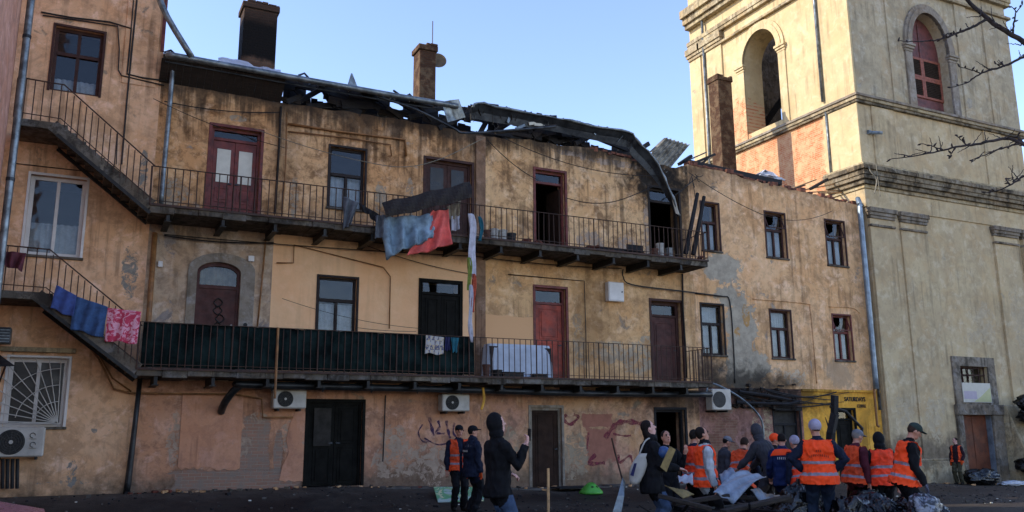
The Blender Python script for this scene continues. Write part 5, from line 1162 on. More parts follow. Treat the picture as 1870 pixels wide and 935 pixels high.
    B.ell('head', hc+hu*.015, hx*.076, hf*.094, hu*.11); B.ell('head', hc-hu*.06+hf*.022, hx*.056, hf*.066, hu*.056)
    B.limb('head', [hc+hf*.088+hu*.012, hc+hf*.106-hu*.018], [.012, .0155], 8); B.ell('lips', hc+hf*.083-hu*.058, hx*.024, hf*.012, hu*.009, 6)
    for sg in (-1, 1):
        B.ell('head', hc+hx*sg*.078-hf*.008-hu*.005, hx*.011, hf*.02, hu*.03, 6); B.ell('eye', hc+hf*.084+hx*sg*.032+hu*.012, hx*.014, hf*.008, hu*.008, 6); B.limb('brow', [hc+hf*.086+hx*sg*.014+hu*.032, hc+hf*.08+hx*sg*.046+hu*.034], [.007, .006], 6)
    if glasses:
        for sg in (-1, 1): B.ell('eye', hc+hf*.096+hx*sg*.034+hu*.008, hx*.03, hf*.006, hu*.022, 6)
        B.limb('eye', [hc+hf*.09-hx*.075+hu*.012, hc-hx*.08+hu*.012], [.006, .006], 6)
    if hood:
        B.ell('hood', hc+hu*.022-hf*.022, hx*.103, hf*.112, hu*.138); B.ell('hood', hc-hu*.1-hf*.03, hx*.1, hf*.095, hu*.075)
    else:
        B.ell('hair', hc+hu*.034-hf*.018, hx*.084, hf*.094, hu*.104)
        if long_hair: B.ell('hair', hc-hu*.08-hf*.06, hx*.085, hf*.055, hu*.15)
    if hat == 'cap':
        B.ell('hat', hc+hu*.062-hf*.004, hx*.09, hf*.106, hu*.078); B.ell('hat', hc+hu*.05+hf*.12, hx*.072, hf*.066, hu*.012, 6)
    if hat == 'beanie': B.ell('hat', hc+hu*.046-hf*.014, hx*.094, hf*.112, hu*.106)
    if scarf or hood is None: B.ell('scarf', nb+u*.03+f*.015, X*.098, f*.095, u*.07)
    # one continuous skin
    me = bpy.data.meshes.new('tmp'); me.from_pydata(B.v, [], B.f); o = bpy.data.objects.new('tmp', me); COL.objects.link(o)
    bm = bmesh.new(); bm.from_mesh(me); bmesh.ops.recalc_face_normals(bm, faces=bm.faces); bm.to_mesh(me); bm.free()
    md = o.modifiers.new('r', 'REMESH'); md.mode = 'VOXEL'; md.voxel_size = .0105; md.use_smooth_shade = True
    sm = o.modifiers.new('s', 'SMOOTH'); sm.factor = .4; sm.iterations = 2
    dg = bpy.context.evaluated_depsgraph_get(); res = bpy.data.meshes.new_from_object(o.evaluated_get(dg)); bpy.data.objects.remove(o); bpy.data.meshes.remove(me)
    nv = len(res.vertices); co = np.empty(nv*3); res.vertices.foreach_get('co', co); co = co.reshape(-1, 3)
    npoly = len(res.polygons); ce = np.empty(npoly*3); res.polygons.foreach_get('center', ce); ce = ce.reshape(-1, 3)
    tags = []; D = []
    for tg, a, b, ra, rb in B.caps:
        ab = b-a; t = np.clip(((ce-a)@ab)/(ab@ab+1e-9), 0, 1); d = np.linalg.norm(ce-(a+t[:, None]*ab), axis=1)-(ra+(rb-ra)*t); tags.append(tg); D.append(d)
    for tg, c_, ax, ay, az_ in B.ells:
        q_ = np.stack([((ce-c_)@a_)/(a_@a_) for a_ in (ax, ay, az_)], 1); tags.append(tg); D.append((np.linalg.norm(q_, axis=1)-1)*min(np.linalg.norm(a_) for a_ in (ax, ay, az_)))
    D = np.array(D); near_ = np.argmin(D, axis=0); tagarr = np.array(tags)[near_]
    tl_ = (ce-pel)@u; tagarr[(tagarr == 'pants') & (tl_ > hem) & (tl_ < .25)] = 'torso'
    hl_ = (ce-hc)@hu; hf_ = (ce-hc)@hf; hs_ = np.abs((ce-hc)@hx)
    if hood:   # the hood leaves the face open
        tagarr[(tagarr == 'hood') & (hf_ > .045) & (hl_ > -.1) & (hl_ < .085) & (hs_ < .075)] = 'head'
    else: tagarr[(tagarr == 'hair') & (hf_ > .052) & (hl_ < .05) & (hs_ < .062)] = 'head'
    tm = {'torso': top, 'arm': sleeve or top, 'pants': pants, 'shoe': shoes, 'hand': skin, 'glove': gloves or skin, 'neck': scarf or (hood_mat or top if hood else skin), 'head': skin, 'lips': 'lip', 'eye': 'eye_dark', 'brow': hair, 'hair': hair, 'hat': hat_mat, 'hood': hood_mat or top, 'scarf': scarf or top}
    mats = sorted(set(tm.values())); idx = {m: i for i, m in enumerate(mats)}
    midx = [idx[tm[t]] for t in tagarr]
    # cloth folds
    cl = np.zeros(nv, bool); vp = [None]*0
    lv = np.empty(len(res.loops), np.int32); res.loops.foreach_get('vertex_index', lv); ls = np.empty(npoly, np.int32); lt = np.empty(npoly, np.int32); res.polygons.foreach_get('loop_start', ls); res.polygons.foreach_get('loop_total', lt)
    isc = np.isin(tagarr, ('torso', 'arm', 'pants')); rep = np.repeat(isc, lt); cl[lv[rep]] = True
    nr = np.empty(nv*3); res.vertices.foreach_get('normal', nr); nr = nr.reshape(-1, 3); off = Vector((PEOPLE*3.1, 0, 0)); dsp = np.zeros(nv)
    for i in np.nonzero(cl)[0]:
        p = Vector(co[i]); a = mnoise.noise(Vector((p.x*7, p.y*7, p.z*11))+off); b = 1-abs(mnoise.noise(Vector((p.x*13, p.y*13, p.z*6))+off))*2
        dsp[i] = .016*a+.014*b
    co2 = co+nr*dsp[:, None]
    root = thing('person', label, 'person', loc, group); root.rotation_euler = (0, 0, -rad(face)); root.scale = (s, s, s)
    def place(o): o.parent = root; o.matrix_parent_inverse = Matrix.Identity(4); return o
    def local(me2, name): o = bpy.data.objects.new(name, me2); COL.objects.link(o); return place(o)
    if vest:
        tt = (ce-pel)@u; vx = (ce-pel)@X; vf = (ce-pel)@f
        selm = (tagarr == 'torso') & (tt > hem-.005) & (tt < .515) | ((tagarr == 'arm') & (tt > .4) & (tt < .53) & (np.abs(vx) < sh-.0) )
        selm &= ~((vf > .04) & (np.abs(vx) < .03+.16*np.clip(tt-.25, 0, 1)))
        if vest_open: selm &= ~((vf > 0) & (np.abs(vx) < .085))
        ids = np.nonzero(selm)[0]; used = {}; vs = []; fs = []; mi = []
        for i in ids:
            face_ = []
            for li in range(ls[i], ls[i]+lt[i]):
                vi = lv[li]
                if vi not in used: used[vi] = len(vs); hang = max(0., .3-float((co[vi]-pel)@u)); vp_ = Vector(co[vi]); vs.append(tuple(co2[vi]+nr[vi]*(.018+.07*hang+.05*hang*mnoise.noise(Vector((vp_.x*9, vp_.y*9, vp_.z*3))+off)+.012*(1-abs(mnoise.noise(vp_*12+off))*3))))
                face_.append(used[vi])
            fs.append(face_); t_ = tt[i]
            j_ = .03*math.sin(PEOPLE*2.3); mi.append(1 if stripes and ((j_ < t_ < .045+j_) or (.185+j_*.5 < t_ < .232+j_*.5)) else 0)
        vm = bpy.data.meshes.new('vest'); vm.from_pydata(vs, [], fs); vm.materials.append(M[vest]); vm.materials.append(M['stripe']); vm.polygons.foreach_set('material_index', mi); vm.polygons.foreach_set('use_smooth', [True]*len(fs))
        local(vm, 'vest')
    res.vertices.foreach_set('co', co2.ravel()); res.materials.clear()
    for m in mats: res.materials.append(M[m])
    res.polygons.foreach_set('material_index', midx)
    res.polygons.foreach_set('use_smooth', [True]*npoly); res.update(); local(res, 'body')
    root['_'] = 0; del root['_']
    fr = lambda q: root_matrix(root, loc, face, s) @ Vector(q)
    root_info = dict(root=root, at=fr, pel=pel, u=u, X=X, f=f, sh=sh, s=s, hands=hands)
    return root_info
def root_matrix(root, loc, face, s): return Matrix.Translation(loc) @ Matrix.Rotation(-math.radians(face), 4, 'Z') @ Matrix.Scale(s, 4)
simple('lip', '#8a4a44', .5); simple('eye_dark', '#17110f', .3)
def az(u): return math.degrees(YAW)+math.degrees(math.atan((u-935)/FOC))
def stand(u, v, c, H=None):
    p = FD(u, v, c); g = ground_z(p.x, p.y); return (p.x, p.y, g), (H or p.z-g)
def tp(u, v, c, **k):
    loc, H = stand(u, v, c, k.pop('H', None)); print('person', u, round(H, 2), [round(q, 2) for q in loc]); return dict(loc=loc, H=H, **k)
DOWN = lambda s_: ((s_*.2, .0, -1), (s_*.05, .22, -1))
person('policeman in orange vest and black cap standing behind another, facing out', **tp(838, 778, 18.4), face=az(838)+165, top='navy', pants='black_cloth', hat='cap', vest='vest_worn', bulk=.2, armR=DOWN(1), armL=DOWN(-1))
pol = person('man in navy jacket with grey shoulder bands and black cap, orange glove', **tp(862, 779, 17.6), face=az(862)+60, top='navy', pants='black_cloth', hat='cap', bulk=.3, hem=-.16, gloves='glove_orange', armR=DOWN(1), armL=DOWN(-1), scarf='navy', head=(0, 15))
film = person('person in black hoodie and jeans filming the house with a raised phone', **tp(908, 759, 10.9), face=az(908)+62, top='hoodie', pants='jeans', hood=True, hood_mat='hoodie', bulk=.12, armR=((.12, .5, -.75), (.05, .42, 1)), armL=((-.18, .1, -1), (.2, .75, -.2)), head=(-12, 10), skin='skin_pale', curl=1.0, hem=-.12)
wom = person('woman in black jacket and jeans with white tote bag looking up', **tp(1186, 769, 12.8), face=az(1186)+72, top='black_cloth', pants='jeans', bulk=.28, hair='hair_dark', long_hair=True, women=True, head=(-20, 5), skin='skin_pale', armR=((.1, .3, -1), (0, 1, -.15)), armL=((-.1, .25, -1), (.1, 1, -.05)), hem=-.18, scarf='black_cloth')
person('dark clothed person in the black doorway beside the woman, hand raised', **tp(1216, 788, 14.2), face=az(1216)+150, top='black_cloth', pants='black_cloth', hair='hair_dark', armL=((-.1, .4, -.8), (.0, .5, 1)), head=(-15, 0))
person('person in orange vest and blue grey sleeves seen from behind, next to doorway', **tp(1262, 786, 14.6), face=az(1250)+55, top='navy', sleeve='jeans_dark', pants='black_cloth', vest='vest_red', lean=6, hair='hair_dark')
wh = person('woman in white padded sleeves, orange vest and sunglasses looking up', **tp(1284, 781, 13.4), face=az(1284)+70, top='white_jacket', pants='black_cloth', vest='vest_orange', bulk=.12, women=True, glasses=True, head=(-22, 0), scarf='black_cloth', hair='hair_dark', armR=((.12, .0, -1), (.0, .3, -1)), armL=((-.12, 0, -1), (0, .2, -1)), skin='skin')
person('man in dark grey jacket and grey cap working behind the debris', **tp(1318, 797, 17.0), face=az(1318)+70, top='grey_coat', pants='black_cloth', hat='cap', hat_mat='cap_grey', lean=8, bulk=.08, head=(15, 0))
person('person in orange vest stooping over the debris heap', **tp(1347, 805, 16.6, H=1.72), face=az(1347)+25, top='black_cloth', sleeve='navy', pants='black_cloth', vest='vest_worn', lean=32, crouch=.12, hair='hair_brown', head=(10, 0), armL=((-.15, .5, -.9), (0, .5, -.8)), armR=((.15, .5, -.9), (0, .5, -.8)), legs=((-.13, .1), (.13, -.02)))
person('man in grey hooded coat leaning over the debris', **tp(1403, 802, 15.8, H=1.8), face=az(1395)-60, top='grey_coat', pants='grey_pants', hood=True, lean=26, bulk=.18, hem=-.22, armL=((-.1, .6, -.8), (0, .7, -.6)), armR=((.1, .6, -.8), (0, .7, -.6)), legs=((-.13, .08), (.13, -.05)))
person('person in orange woolly hat bending down behind the grey coat', **tp(1376, 800, 17.4), face=az(1376)+120, top='black_cloth', pants='black_cloth', hat='beanie', hat_mat='vest_orange', lean=20)
nav = person('person in navy jacket with orange shoulders and lettering on the back', **tp(1427, 792, 15.2), face=az(1427)-8, top='navy_bright', pants='black_cloth', bulk=.2, hair='hair_dark', hem=-.16, lean=10, head=(12, 20), armL=((-.25, .3, -1), (.1, .8, -.6)), armR=((.25, .3, -1), (-.1, .8, -.6)))
person('person in orange helmet-like hat half hidden behind the navy jacket', **tp(1413, 794, 17.2), face=az(1413)+90, top='black_cloth', pants='black_cloth', hat='beanie', hat_mat='vest_orange')
person('person in lilac beanie half hidden behind the broad orange vest', **tp(1456, 797, 14.9), face=az(1456)-40, top='navy', pants='black_cloth', hat='beanie', hat_mat='beanie', vest='vest_red', lean=10)
big = person('broad man in lettered orange vest and grey beanie, hands on hips', **tp(1489, 769, 13.4), face=az(1489)-4, top='navy', sleeve='navy', pants='jeans_dark', hat='beanie', hat_mat='beanie', vest='vest_orange', bulk=.3, head=(8, -25), armL=((-.75, -.1, -.75), (.65, .2, -.6)), armR=((.75, -.1, -.75), (-.65, .2, -.6)), legs=((-.15, 0), (.15, 0)))
person('man in maroon sweater, orange vest and grey cap seen from the side', **tp(1556, 785, 14.4), face=az(1556)+50, top='maroon_cloth', pants='olive', hat='cap', hat_mat='cap_grey', vest='vest_worn', bulk=.14, lean=7, head=(12, 0), hair='hair_grey')
person('person in dark hood and orange vest behind the man in the green cap', **tp(1606, 792, 14.2), face=az(1606)-20, top='black_cloth', pants='black_cloth', hood=True, hood_mat='black_cloth', vest='vest_red', lean=8, bulk=.1, armL=((-.4, .2, -.9), (-.1, .6, -.7)))
grn = person('man in green cap, black jacket and orange vest looking down', **tp(1645, 770, 13.0), face=az(1640)+72, top='black_cloth', pants='black_cloth', hat='cap', hat_mat='cap_green', vest='vest_orange', bulk=.14, lean=14, head=(22, 0), gloves='glove_grey', armR=((.1, .25, -1), (0, .6, -.75)), armL=((-.1, .35, -.9), (0, .8, -.5)), hair='hair_brown')
p = F(1744, 800, 20.1); g0 = ground_z(p.x, 20.1); print('tower man', p.z-g0)
person('person in open orange vest, maroon sweater and camouflage trousers by the tower door', loc=(p.x, 20.1, g0), H=p.z-g0, face=az(1744)+200, top='dark_maroon', pants='camo', vest='vest_worn', vest_open=True, hair='hair_brown', gloves='glove_orange', women=True, armL=((-.35, .1, -1), (.1, .5, -.8)), armR=((.2, 0, -1), (.05, .1, -1)), head=(-5, 30), skin='skin_pale', stripes=False)
# lettering on backs, bag, phone, board in the hand
simple('vest_ink', '#7a2412', .8, bump=0)
def back_marks(info, rows, mat, dy):
    """small printed lettering, too blurred in the photograph to read, as rows of glyph-sized bars"""
    r_ = random.Random(4); m = MB(); X, u, f, pel = [Vector(info[k]) for k in ('X', 'u', 'f', 'pel')]
    for t, n_, w, h, arc in rows:
        for i in range(n_):
            x = (i-(n_-1)/2)*w; c = pel+X*x+u*(t-arc*(x/.12)**2)-f*(dy-.25*x*x)
            m.beam(c-u*h/2, c+u*h/2, w*.3, .004, up=f); m.beam(c+X*w*.22+u*h*.3*r_.choice((-1, 0, 1)), c-X*w*.22+u*h*.3*r_.choice((-1, 0, 1)), .008, .004, up=f)
    o = bpy.data.objects.new('lettering', m.mesh('lettering', mat)); COL.objects.link(o); o.parent = info['root']; o['kind'] = 'stuff'
back_marks(big, [(.375, 3, .03, .034, 0), (.315, 11, .026, .036, .02)], 'vest_ink', .207)
back_marks(nav, [(.33, 8, .034, .045, .0)], 'pvc', .178); back_marks(pol, [(.33, 6, .034, .04, .0)], 'pvc', .165)
def yoke(info, mat, k):
    X, u, f, pel = [info[q] for q in ('X', 'u', 'f', 'pel')]
    lv = [(pel+u*t, X*w*k, f*d*k) for t, w, d in ((.39, .205, .142), (.43, .205, .14), (.475, .185, .118), (.52, .13, .092))]
    vs, fs = rings_mesh(lv, 22); me = bpy.data.meshes.new('yoke'); me.from_pydata([tuple(v) for v in vs], [], fs[:-2]); me.materials.append(M[mat]); me.polygons.foreach_set('use_smooth', [True]*len(me.polygons)); o = bpy.data.objects.new('yoke', me); COL.objects.link(o); o.parent = info['root']
yoke(nav, 'vest_orange', 1.2); yoke(pol, 'cloth_grey', 1.12)
p = film['at'](tuple(film['hands'][1]+V(0, .02, .05)))
ph = MB().box(-.036, .036, -.005, .005, -.075, .075).build('phone', 'ink', None, bevel=.003, loc=p); ph.rotation_euler = (0, .1, -math.radians(az(960)+60)); props(ph, 'black phone held up by the person in the black hoodie', 'phone')
simple('tote', '#a9a49c', .9, var=.12, scale=5); simple('card', '#8f7a50', .85); simple('blue_plastic', '#2f4a78', .5)
t = thing('tote_bag', 'white canvas tote bag with dark print on the woman shoulder', 'bag', FD(1163, 890, 12.6))
rows = []
for j in range(9):
    v = j/8; row = []
    for i in range(17):
        an = 2*math.pi*i/16; cu_ = lerp(1174, 1163, v); cv_ = lerp(828, 884, v); w = .03+.09*math.sin(math.pi*min(1, .12+v*.78))**.8; p = FD(cu_-6*v+8*(v-.5)**2, cv_, 12.55); row.append(p+Vector((.85, -.5, 0))*w*math.cos(an)+Vector((.5, .85, 0))*.06*math.sin(an)*(.4+v))
    rows.append(row)
MB().sheet(rows, .004).build('bag_body', 'tote', t, smooth=True)
MB().tube(smooth_path([FD(1168, 828, 12.55), FD(1178, 806, 12.6), FD(1188, 802, 12.7), FD(1180, 828, 12.7)], 5), .012, 6).build('strap', 'tote', t)
MB().sheet([[FD(1158, 846, 12.4), FD(1163, 846, 12.4)], [FD(1151, 868, 12.4), FD(1157, 870, 12.4)]], .002).build('print', 'cloth_navy', t)
q = [FD(1223, 815, 12.3), FD(1234, 821, 12.3), FD(1217, 862, 12.3), FD(1206, 853, 12.3)]
props(MB().sheet([[q[0], q[1]], [q[3], q[2]]], .01).build('cardboard', 'card'), 'tan cardboard folder held by the woman with the tote', 'cardboard')
o = MB(); Bq = Body(); Bq.ell('b', (0, 0, 0), (.1, 0, 0), (0, .1, 0), (0, 0, .09)); o.add(Bq.v, Bq.f); props(o.build('blue_bundle', 'blue_plastic', None, smooth=True, loc=FD(1212, 826, 12.5)), 'round blue bundle held beside the cardboard folder', 'bundle')

# ------------------------------------------------------------------ debris in the courtyard
r = random.Random(77)
n = Nodes('bag_black'); w = n.noise(3.5, 3, .5, vec=n.obj, dist=1.6); n.done(lin('#07080b'), .24, n.bump(n.math('ABSOLUTE', n.math('SUBTRACT', w, .5)), .5, .12), spec=.5)
n = Nodes('bag_grey'); w = n.noise(9, 6, .6, vec=n.obj, dist=1.2); n.done(n.mix(n.step(w, .45, .6), lin('#23252c'), lin('#8a8e98')), .3, n.bump(w, .9, .04), spec=.6)
def bag(p, w, d, h, mat, seed):
    m = MB(); nseg, nr_ = 44, 26; rows = []; off = Vector((seed*5.3, 0, 0))
    for j in range(nr_+1):
        t = math.pi*(.02+.96*j/nr_); row = []
        for i in range(nseg):
            a = 2*math.pi*i/nseg; v = Vector((math.cos(a)*math.sin(t), math.sin(a)*math.sin(t), math.cos(t))); k = 1+.35*mnoise.noise(v*1.7+off)+.2*(1-2.6*abs(mnoise.noise(v*3.1+off)))+.07*(1-2.6*abs(mnoise.noise(v*6.5+off)))
            row.append((v.x*w*k, v.y*d*k, max(0, h*(.5+.5*v.z*k))))
        rows.append(row+[row[0]])
    m.sheet(rows); return m.build('rubbish_bag', mat, None, smooth=True, loc=p)
def on_ground(u, c): q = FD(u, 790, c); return Vector((q.x, q.y, ground_z(q.x, q.y)))
for i, (u, c, w, h) in enumerate(((1580, 13.6, .33, .62), (1600, 13.2, .34, .55), (1572, 14.4, .3, .8), (1665, 12.6, .3, .5), (1680, 12.9, .34, .62), (1695, 13.4, .3, .42), (1450, 13.8, .34, .7), (1462, 14.4, .34, .8), (1440, 14.6, .36, .6), (1545, 13.2, .3, .6), (1700, 13.0, .26, .35), (1655, 13.8, .3, .6))):
    b = bag(on_ground(u, c), w, w*.8, h, 'bag_black', i+1); b.rotation_euler[2] = i; props(b, ('crumpled black rubbish bag between the maroon sweater man and the green cap man', 'crumpled black rubbish bag at the feet of the green cap man', 'crumpled black rubbish bag beside the broad vest man near the timber heap')[0 if 1540 < u < 1640 else 1 if u > 1640 else 2], 'rubbish bag', ('black bags between two workers', 'black bags by the green cap man', 'black bags by the heap')[0 if 1540 < u < 1640 else 1 if u > 1640 else 2])
b = bag(on_ground(1676, 12.6)+Vector((0, 0, .25)), .22, .18, .45, 'bag_grey', 31); props(b, 'grey and white crumpled plastic sack under the green cap man', 'sack')
b = bag(F(1793, 892, 20.0)*1.0, .62, .35, .5, 'bag_black', 41); b.location.z = ground_z(b.location.x, 20.0); props(b, 'dark bulging sack on the ground by the tower door', 'sack')
b = bag(F(1850, 892, 20.0), .6, .25, .16, 'plastic_sheet', 42); b.location.z = ground_z(b.location.x, 20.0); props(b, 'flat white plastic lying on the ground by the buttress', 'plastic')
for i in range(7):
    p = F((1850, 1872, 1856, 1880, 1866, 1895, 1850)[i], (735, 745, 760, 790, 820, 840, 850)[i], 19.9); b = bag(Vector((p.x+1.0, 19.9+.1*(i % 2), p.z-.25)), .5, .4, .5, 'bag_black', 50+i); props(b, 'black plastic bundle stacked beyond the sloping buttress', 'bundle', 'black bundles stacked beyond the buttress')
simple('shelf_wood', '#5a3f2c', .8)
t = thing('storage_rack', 'wooden rack holding black bundles beyond the sloping buttress', 'rack', (32.6, 20, ground_z(32.6, 20)))
for x in (31.5, 34.2):
    for y in (19.6, 20.4): MB().box(x-.05, x+.05, y-.05, y+.05, -1.0, 2.4).build('post', 'shelf_wood', t)
for z in (.0, .9, 1.6, 2.1): MB().box(31.4, 34.3, 19.55, 20.45, z-.06, z).build('shelf', 'shelf_wood', t)
# heap of burnt timber
def heap_z(u): return interp(u, [(1195, .12), (1240, .45), (1300, .55), (1360, .55), (1420, .4), (1470, .25)])
for i in range(58):
    u = r.uniform(1205, 1455); c = r.uniform(12.2, 15.4); p = on_ground(u, c); p.z += r.uniform(.03, heap_z(u))*(1-abs(c-13.8)/3.2); a = r.uniform(0, math.pi); ln_ = r.uniform(.4, 1.15); dv = Vector((math.cos(a), math.sin(a), r.uniform(-.15, .15)))*ln_
    m = r.choice(('char', 'char', 'char_brown', 'char_brown', 'char')); w = r.uniform(.07, .2)
    o = MB().beam(-dv, dv, w, r.uniform(.025, .08), taper=r.uniform(.7, 1)).build('charred_plank', m, None, bevel=.008, loc=p); props(o, 'charred plank in the burnt timber heap', 'plank', 'charred planks in the heap')
for i in range(14):
    u = r.uniform(1210, 1460); c = r.uniform(12.6, 15.2); p = on_ground(u, c); b = bag(p, r.uniform(.2, .45), r.uniform(.2, .4), r.uniform(.12, .3)*(.6+heap_z(u)), 'char', 100+i); b.name = 'charred_lump'; b.data.name = 'charred_lump'; props(b, 'charred lump of burnt rubbish under the timber heap', 'rubble', 'charred lumps in the heap')
mb = MB()
for i in range(240):
    u = r.uniform(1200, 1480); c = r.uniform(12.2, 15.4); p = on_ground(u, c); p.z += r.uniform(.0, heap_z(u)+.12)*(1-abs(c-13.8)/3.4); a = r.uniform(0, 6.3); ln_ = r.uniform(.12, .5); dv = Vector((math.cos(a), math.sin(a), r.gauss(0, .35)))*ln_
    mb.mat(r.choice((0, 0, 0, 1, 1, 2))); mb.beam(p-dv, p+dv, r.uniform(.015, .06), r.uniform(.01, .03), taper=r.uniform(.2, 1))
props(mb.build('splinters', ['char', 'char_brown', 'zinc_dark']), 'tangle of charred splinters and wire in the timber heap', 'splinters', kind='stuff')
def sheet_thing(name, label, pts, mat, cat, bendk=.05, thick=.012, n_=14):
    a, b, c, d = pts; rows = []
    for j in range(n_+1):
        v = j/n_; rows.append([a.lerp(b, i/n_).lerp(d.lerp(c, i/n_), v)+Vector((0, -.3, 1))*bendk*(math.sin(math.pi*v)+.25*math.sin(i*.9+j*.4)) for i in range(n_+1)])
    return props(MB().sheet(rows, thick).build(name, mat, None, smooth=True), label, cat)
simple('sheet_blue', '#7d8796', .45, var=.22, scale=3, metal=.25, bump=.3, bscale=7, dark='#565e6a')
sheet_thing('metal_sheet', 'large pale blue-grey metal sheet curling on top of the debris heap', [FD(1359, 859, 13.2), FD(1399, 870, 13.2), FD(1340, 919, 12.2), FD(1303, 897, 12.2)], 'sheet_blue', 'metal sheet', .06)
sheet_thing('metal_sheet', 'small grey metal strip beside the large pale sheet', [FD(1370, 894, 12.6), FD(1384, 890, 12.7), FD(1402, 912, 12.3), FD(1388, 918, 12.3)], 'zinc', 'metal sheet', .02)
sheet_thing('metal_sheet', 'grey bent flashing right of the small metal strip', [FD(1392, 900, 12.8), FD(1420, 905, 12.9), FD(1428, 914, 12.6), FD(1398, 910, 12.5)], 'zinc', 'metal sheet', .03)
sheet_thing('metal_sheet', 'pale metal sheet lying behind the white sleeved woman', [FD(1312, 868, 14.6), FD(1330, 855, 14.9), FD(1345, 865, 14.6), FD(1318, 884, 14.3)], 'sheet_blue', 'metal sheet', .04)
sheet_thing('crumpled_foil', 'crumpled white foil between the woman and the white sleeved woman', [FD(1236, 873, 13.9), FD(1262, 866, 13.9), FD(1266, 884, 13.6), FD(1240, 880, 13.6)], 'plastic_sheet', 'foil', .06)
sheet_thing('wood_panel', 'splintered tan plywood piece on the heap near the jeans woman', [FD(1210, 885, 12.7), FD(1235, 893, 12.6), FD(1268, 902, 12.5), FD(1248, 910, 12.4)], 'card', 'plywood', .02)
for (u0, v0, u1, v1, c0, c1, w, lab) in ((1202, 905, 1300, 930, 12.0, 11.8, .1, 'burnt batten lying in front of the heap near the jeans woman'), (1320, 935, 1440, 908, 11.8, 12.2, .16, 'long grey scorched board along the front of the heap'), (1310, 905, 1445, 915, 12.6, 12.9, .12, 'scorched beam under the pale metal sheet'), (1230, 920, 1330, 905, 12.1, 12.3, .12, 'scorched beam crossing below the plywood piece')):
    props(MB().beam(FD(u0, v0, c0), FD(u1, v1, c1), w, .06).build('scorched_beam', 'char_brown', bevel=.01), lab, 'beam')
m = MB(); bp0, bp1 = on_ground(1494, 15.4), FD(1525, 724, 15.2); rr2 = random.Random(6); P_ = [bp0.lerp(bp1, k/7)+Vector((rr2.uniform(-.03, .03), rr2.uniform(-.03, .03), 0)) for k in range(8)]
for k in range(7): m.beam(P_[k], P_[k+1]+(P_[k+1]-P_[k])*.06, rr2.uniform(.1, .17)*(1 if k > 2 else .75), rr2.uniform(.08, .14))
for k in range(5): c = P_[3+k % 4]; m.beam(c, c+Vector((rr2.uniform(-.12, .16), rr2.uniform(-.1, .1), rr2.uniform(.08, .3))), .05, .03, taper=.3)
props(m.build('charred_beam', 'char', bevel=.012), 'thick charred beam standing upright before the yellow cafe front', 'beam')
props(MB().tube([FD(1516, 742, 15.2), FD(1545, 752, 15.2), FD(1574, 782, 15.2), FD(1573, 795, 15.2)], .03, 8).build('bent_bar', 'black_iron'), 'bent black bar leaning from the upright charred beam', 'bar')
t = thing('shovel', 'shovel with a pale wooden handle standing in the yard', 'shovel', on_ground(1000, 11.0))
a = FD(1001, 855, 11.0); b = on_ground(999, 11.0); MB().tube([b+Vector((0, 0, .25)), a], .018, 10).build('handle', 'bare_wood', t); MB().sheet([[b+Vector((x, .02*abs(x)*5, z)) for x in (-.1, -.05, 0, .05, .1)] for z in (.02, .15, .3)], .006).build('blade', 'zinc_dark', t)
t = thing('shovel', 'upright thin metal rod with flared grey scrap sheet at its foot', 'rod', on_ground(1140, 12.5))
MB().tube([FD(1117, 800, 12.7), FD(1124, 830, 12.7), FD(1135, 870, 12.6), FD(1140, 885, 12.5)], .014, 6).build('rod', 'iron', t); MB().sheet([[FD(1137, 872, 12.5), FD(1142, 880, 12.5)], [FD(1128, 905, 12.3), FD(1140, 905, 12.3)], [FD(1118, 938, 12.2), FD(1134, 940, 12.2)]], .006).build('scrap', 'zinc', t)
t.name = 'metal_rod'
simple('green_plastic', '#4fa03a', .45, var=.1); p = F(1080, 905, 19.3); gz = ground_z(p.x, 19.3)
t = thing('sand_toy', 'bright green plastic cone-shaped tub lid on the ground by the wall', 'tub', (p.x, 19.3, gz))
rows = []
for z, k in ((.0, .3), (.05, .29), (.14, .2), (.22, .12), (.27, .05)): rows.append([(p.x+k*math.cos(2*math.pi*i/20)*(1+.06*math.cos(i*math.pi/2)), 19.3+k*math.sin(2*math.pi*i/20), gz+z) for i in range(21)])
MB().sheet(rows, .006).build('shell', 'green_plastic', t, smooth=True)
for dx in (-.06, .06): MB().tube([(p.x+dx, 19.12, gz+.15), (p.x+dx, 19.2, gz+.16)], .035, 10).build('hole_rim', 'ink', t)
n = Nodes('painted_board'); w = n.noise(2.2, 5, .6, vec=n.obj, dist=1.5); c_ = n.mix(n.step(w, .42, .5), lin('#a9b8b0'), lin('#5f9c6c')); n.done(n.mix(n.step(w, .54, .6), c_, lin('#c8c49a')), .6)
q = [F(792, 886, 19.6), F(880, 884, 19.6), F(884, 906, 18.6), F(800, 904, 18.6)]
for z_ in q: z_.z = ground_z(z_.x, z_.y)+.02
q[0].z += .12; q[1].z += .12
props(MB().sheet([[q[0], q[1]], [q[3], q[2]]], .02).build('painted_board', 'painted_board'), 'white and green painted board lying by the wall behind the police', 'board')
o = MB().box(-.5, .5, -.3, .3, 0, .03).build('door_mat', 'char', None, loc=(11.6, 20.0, ground_z(11.6, 20.0)+.06)); props(o, 'dark doormat on the concrete before the brown steel door', 'mat')
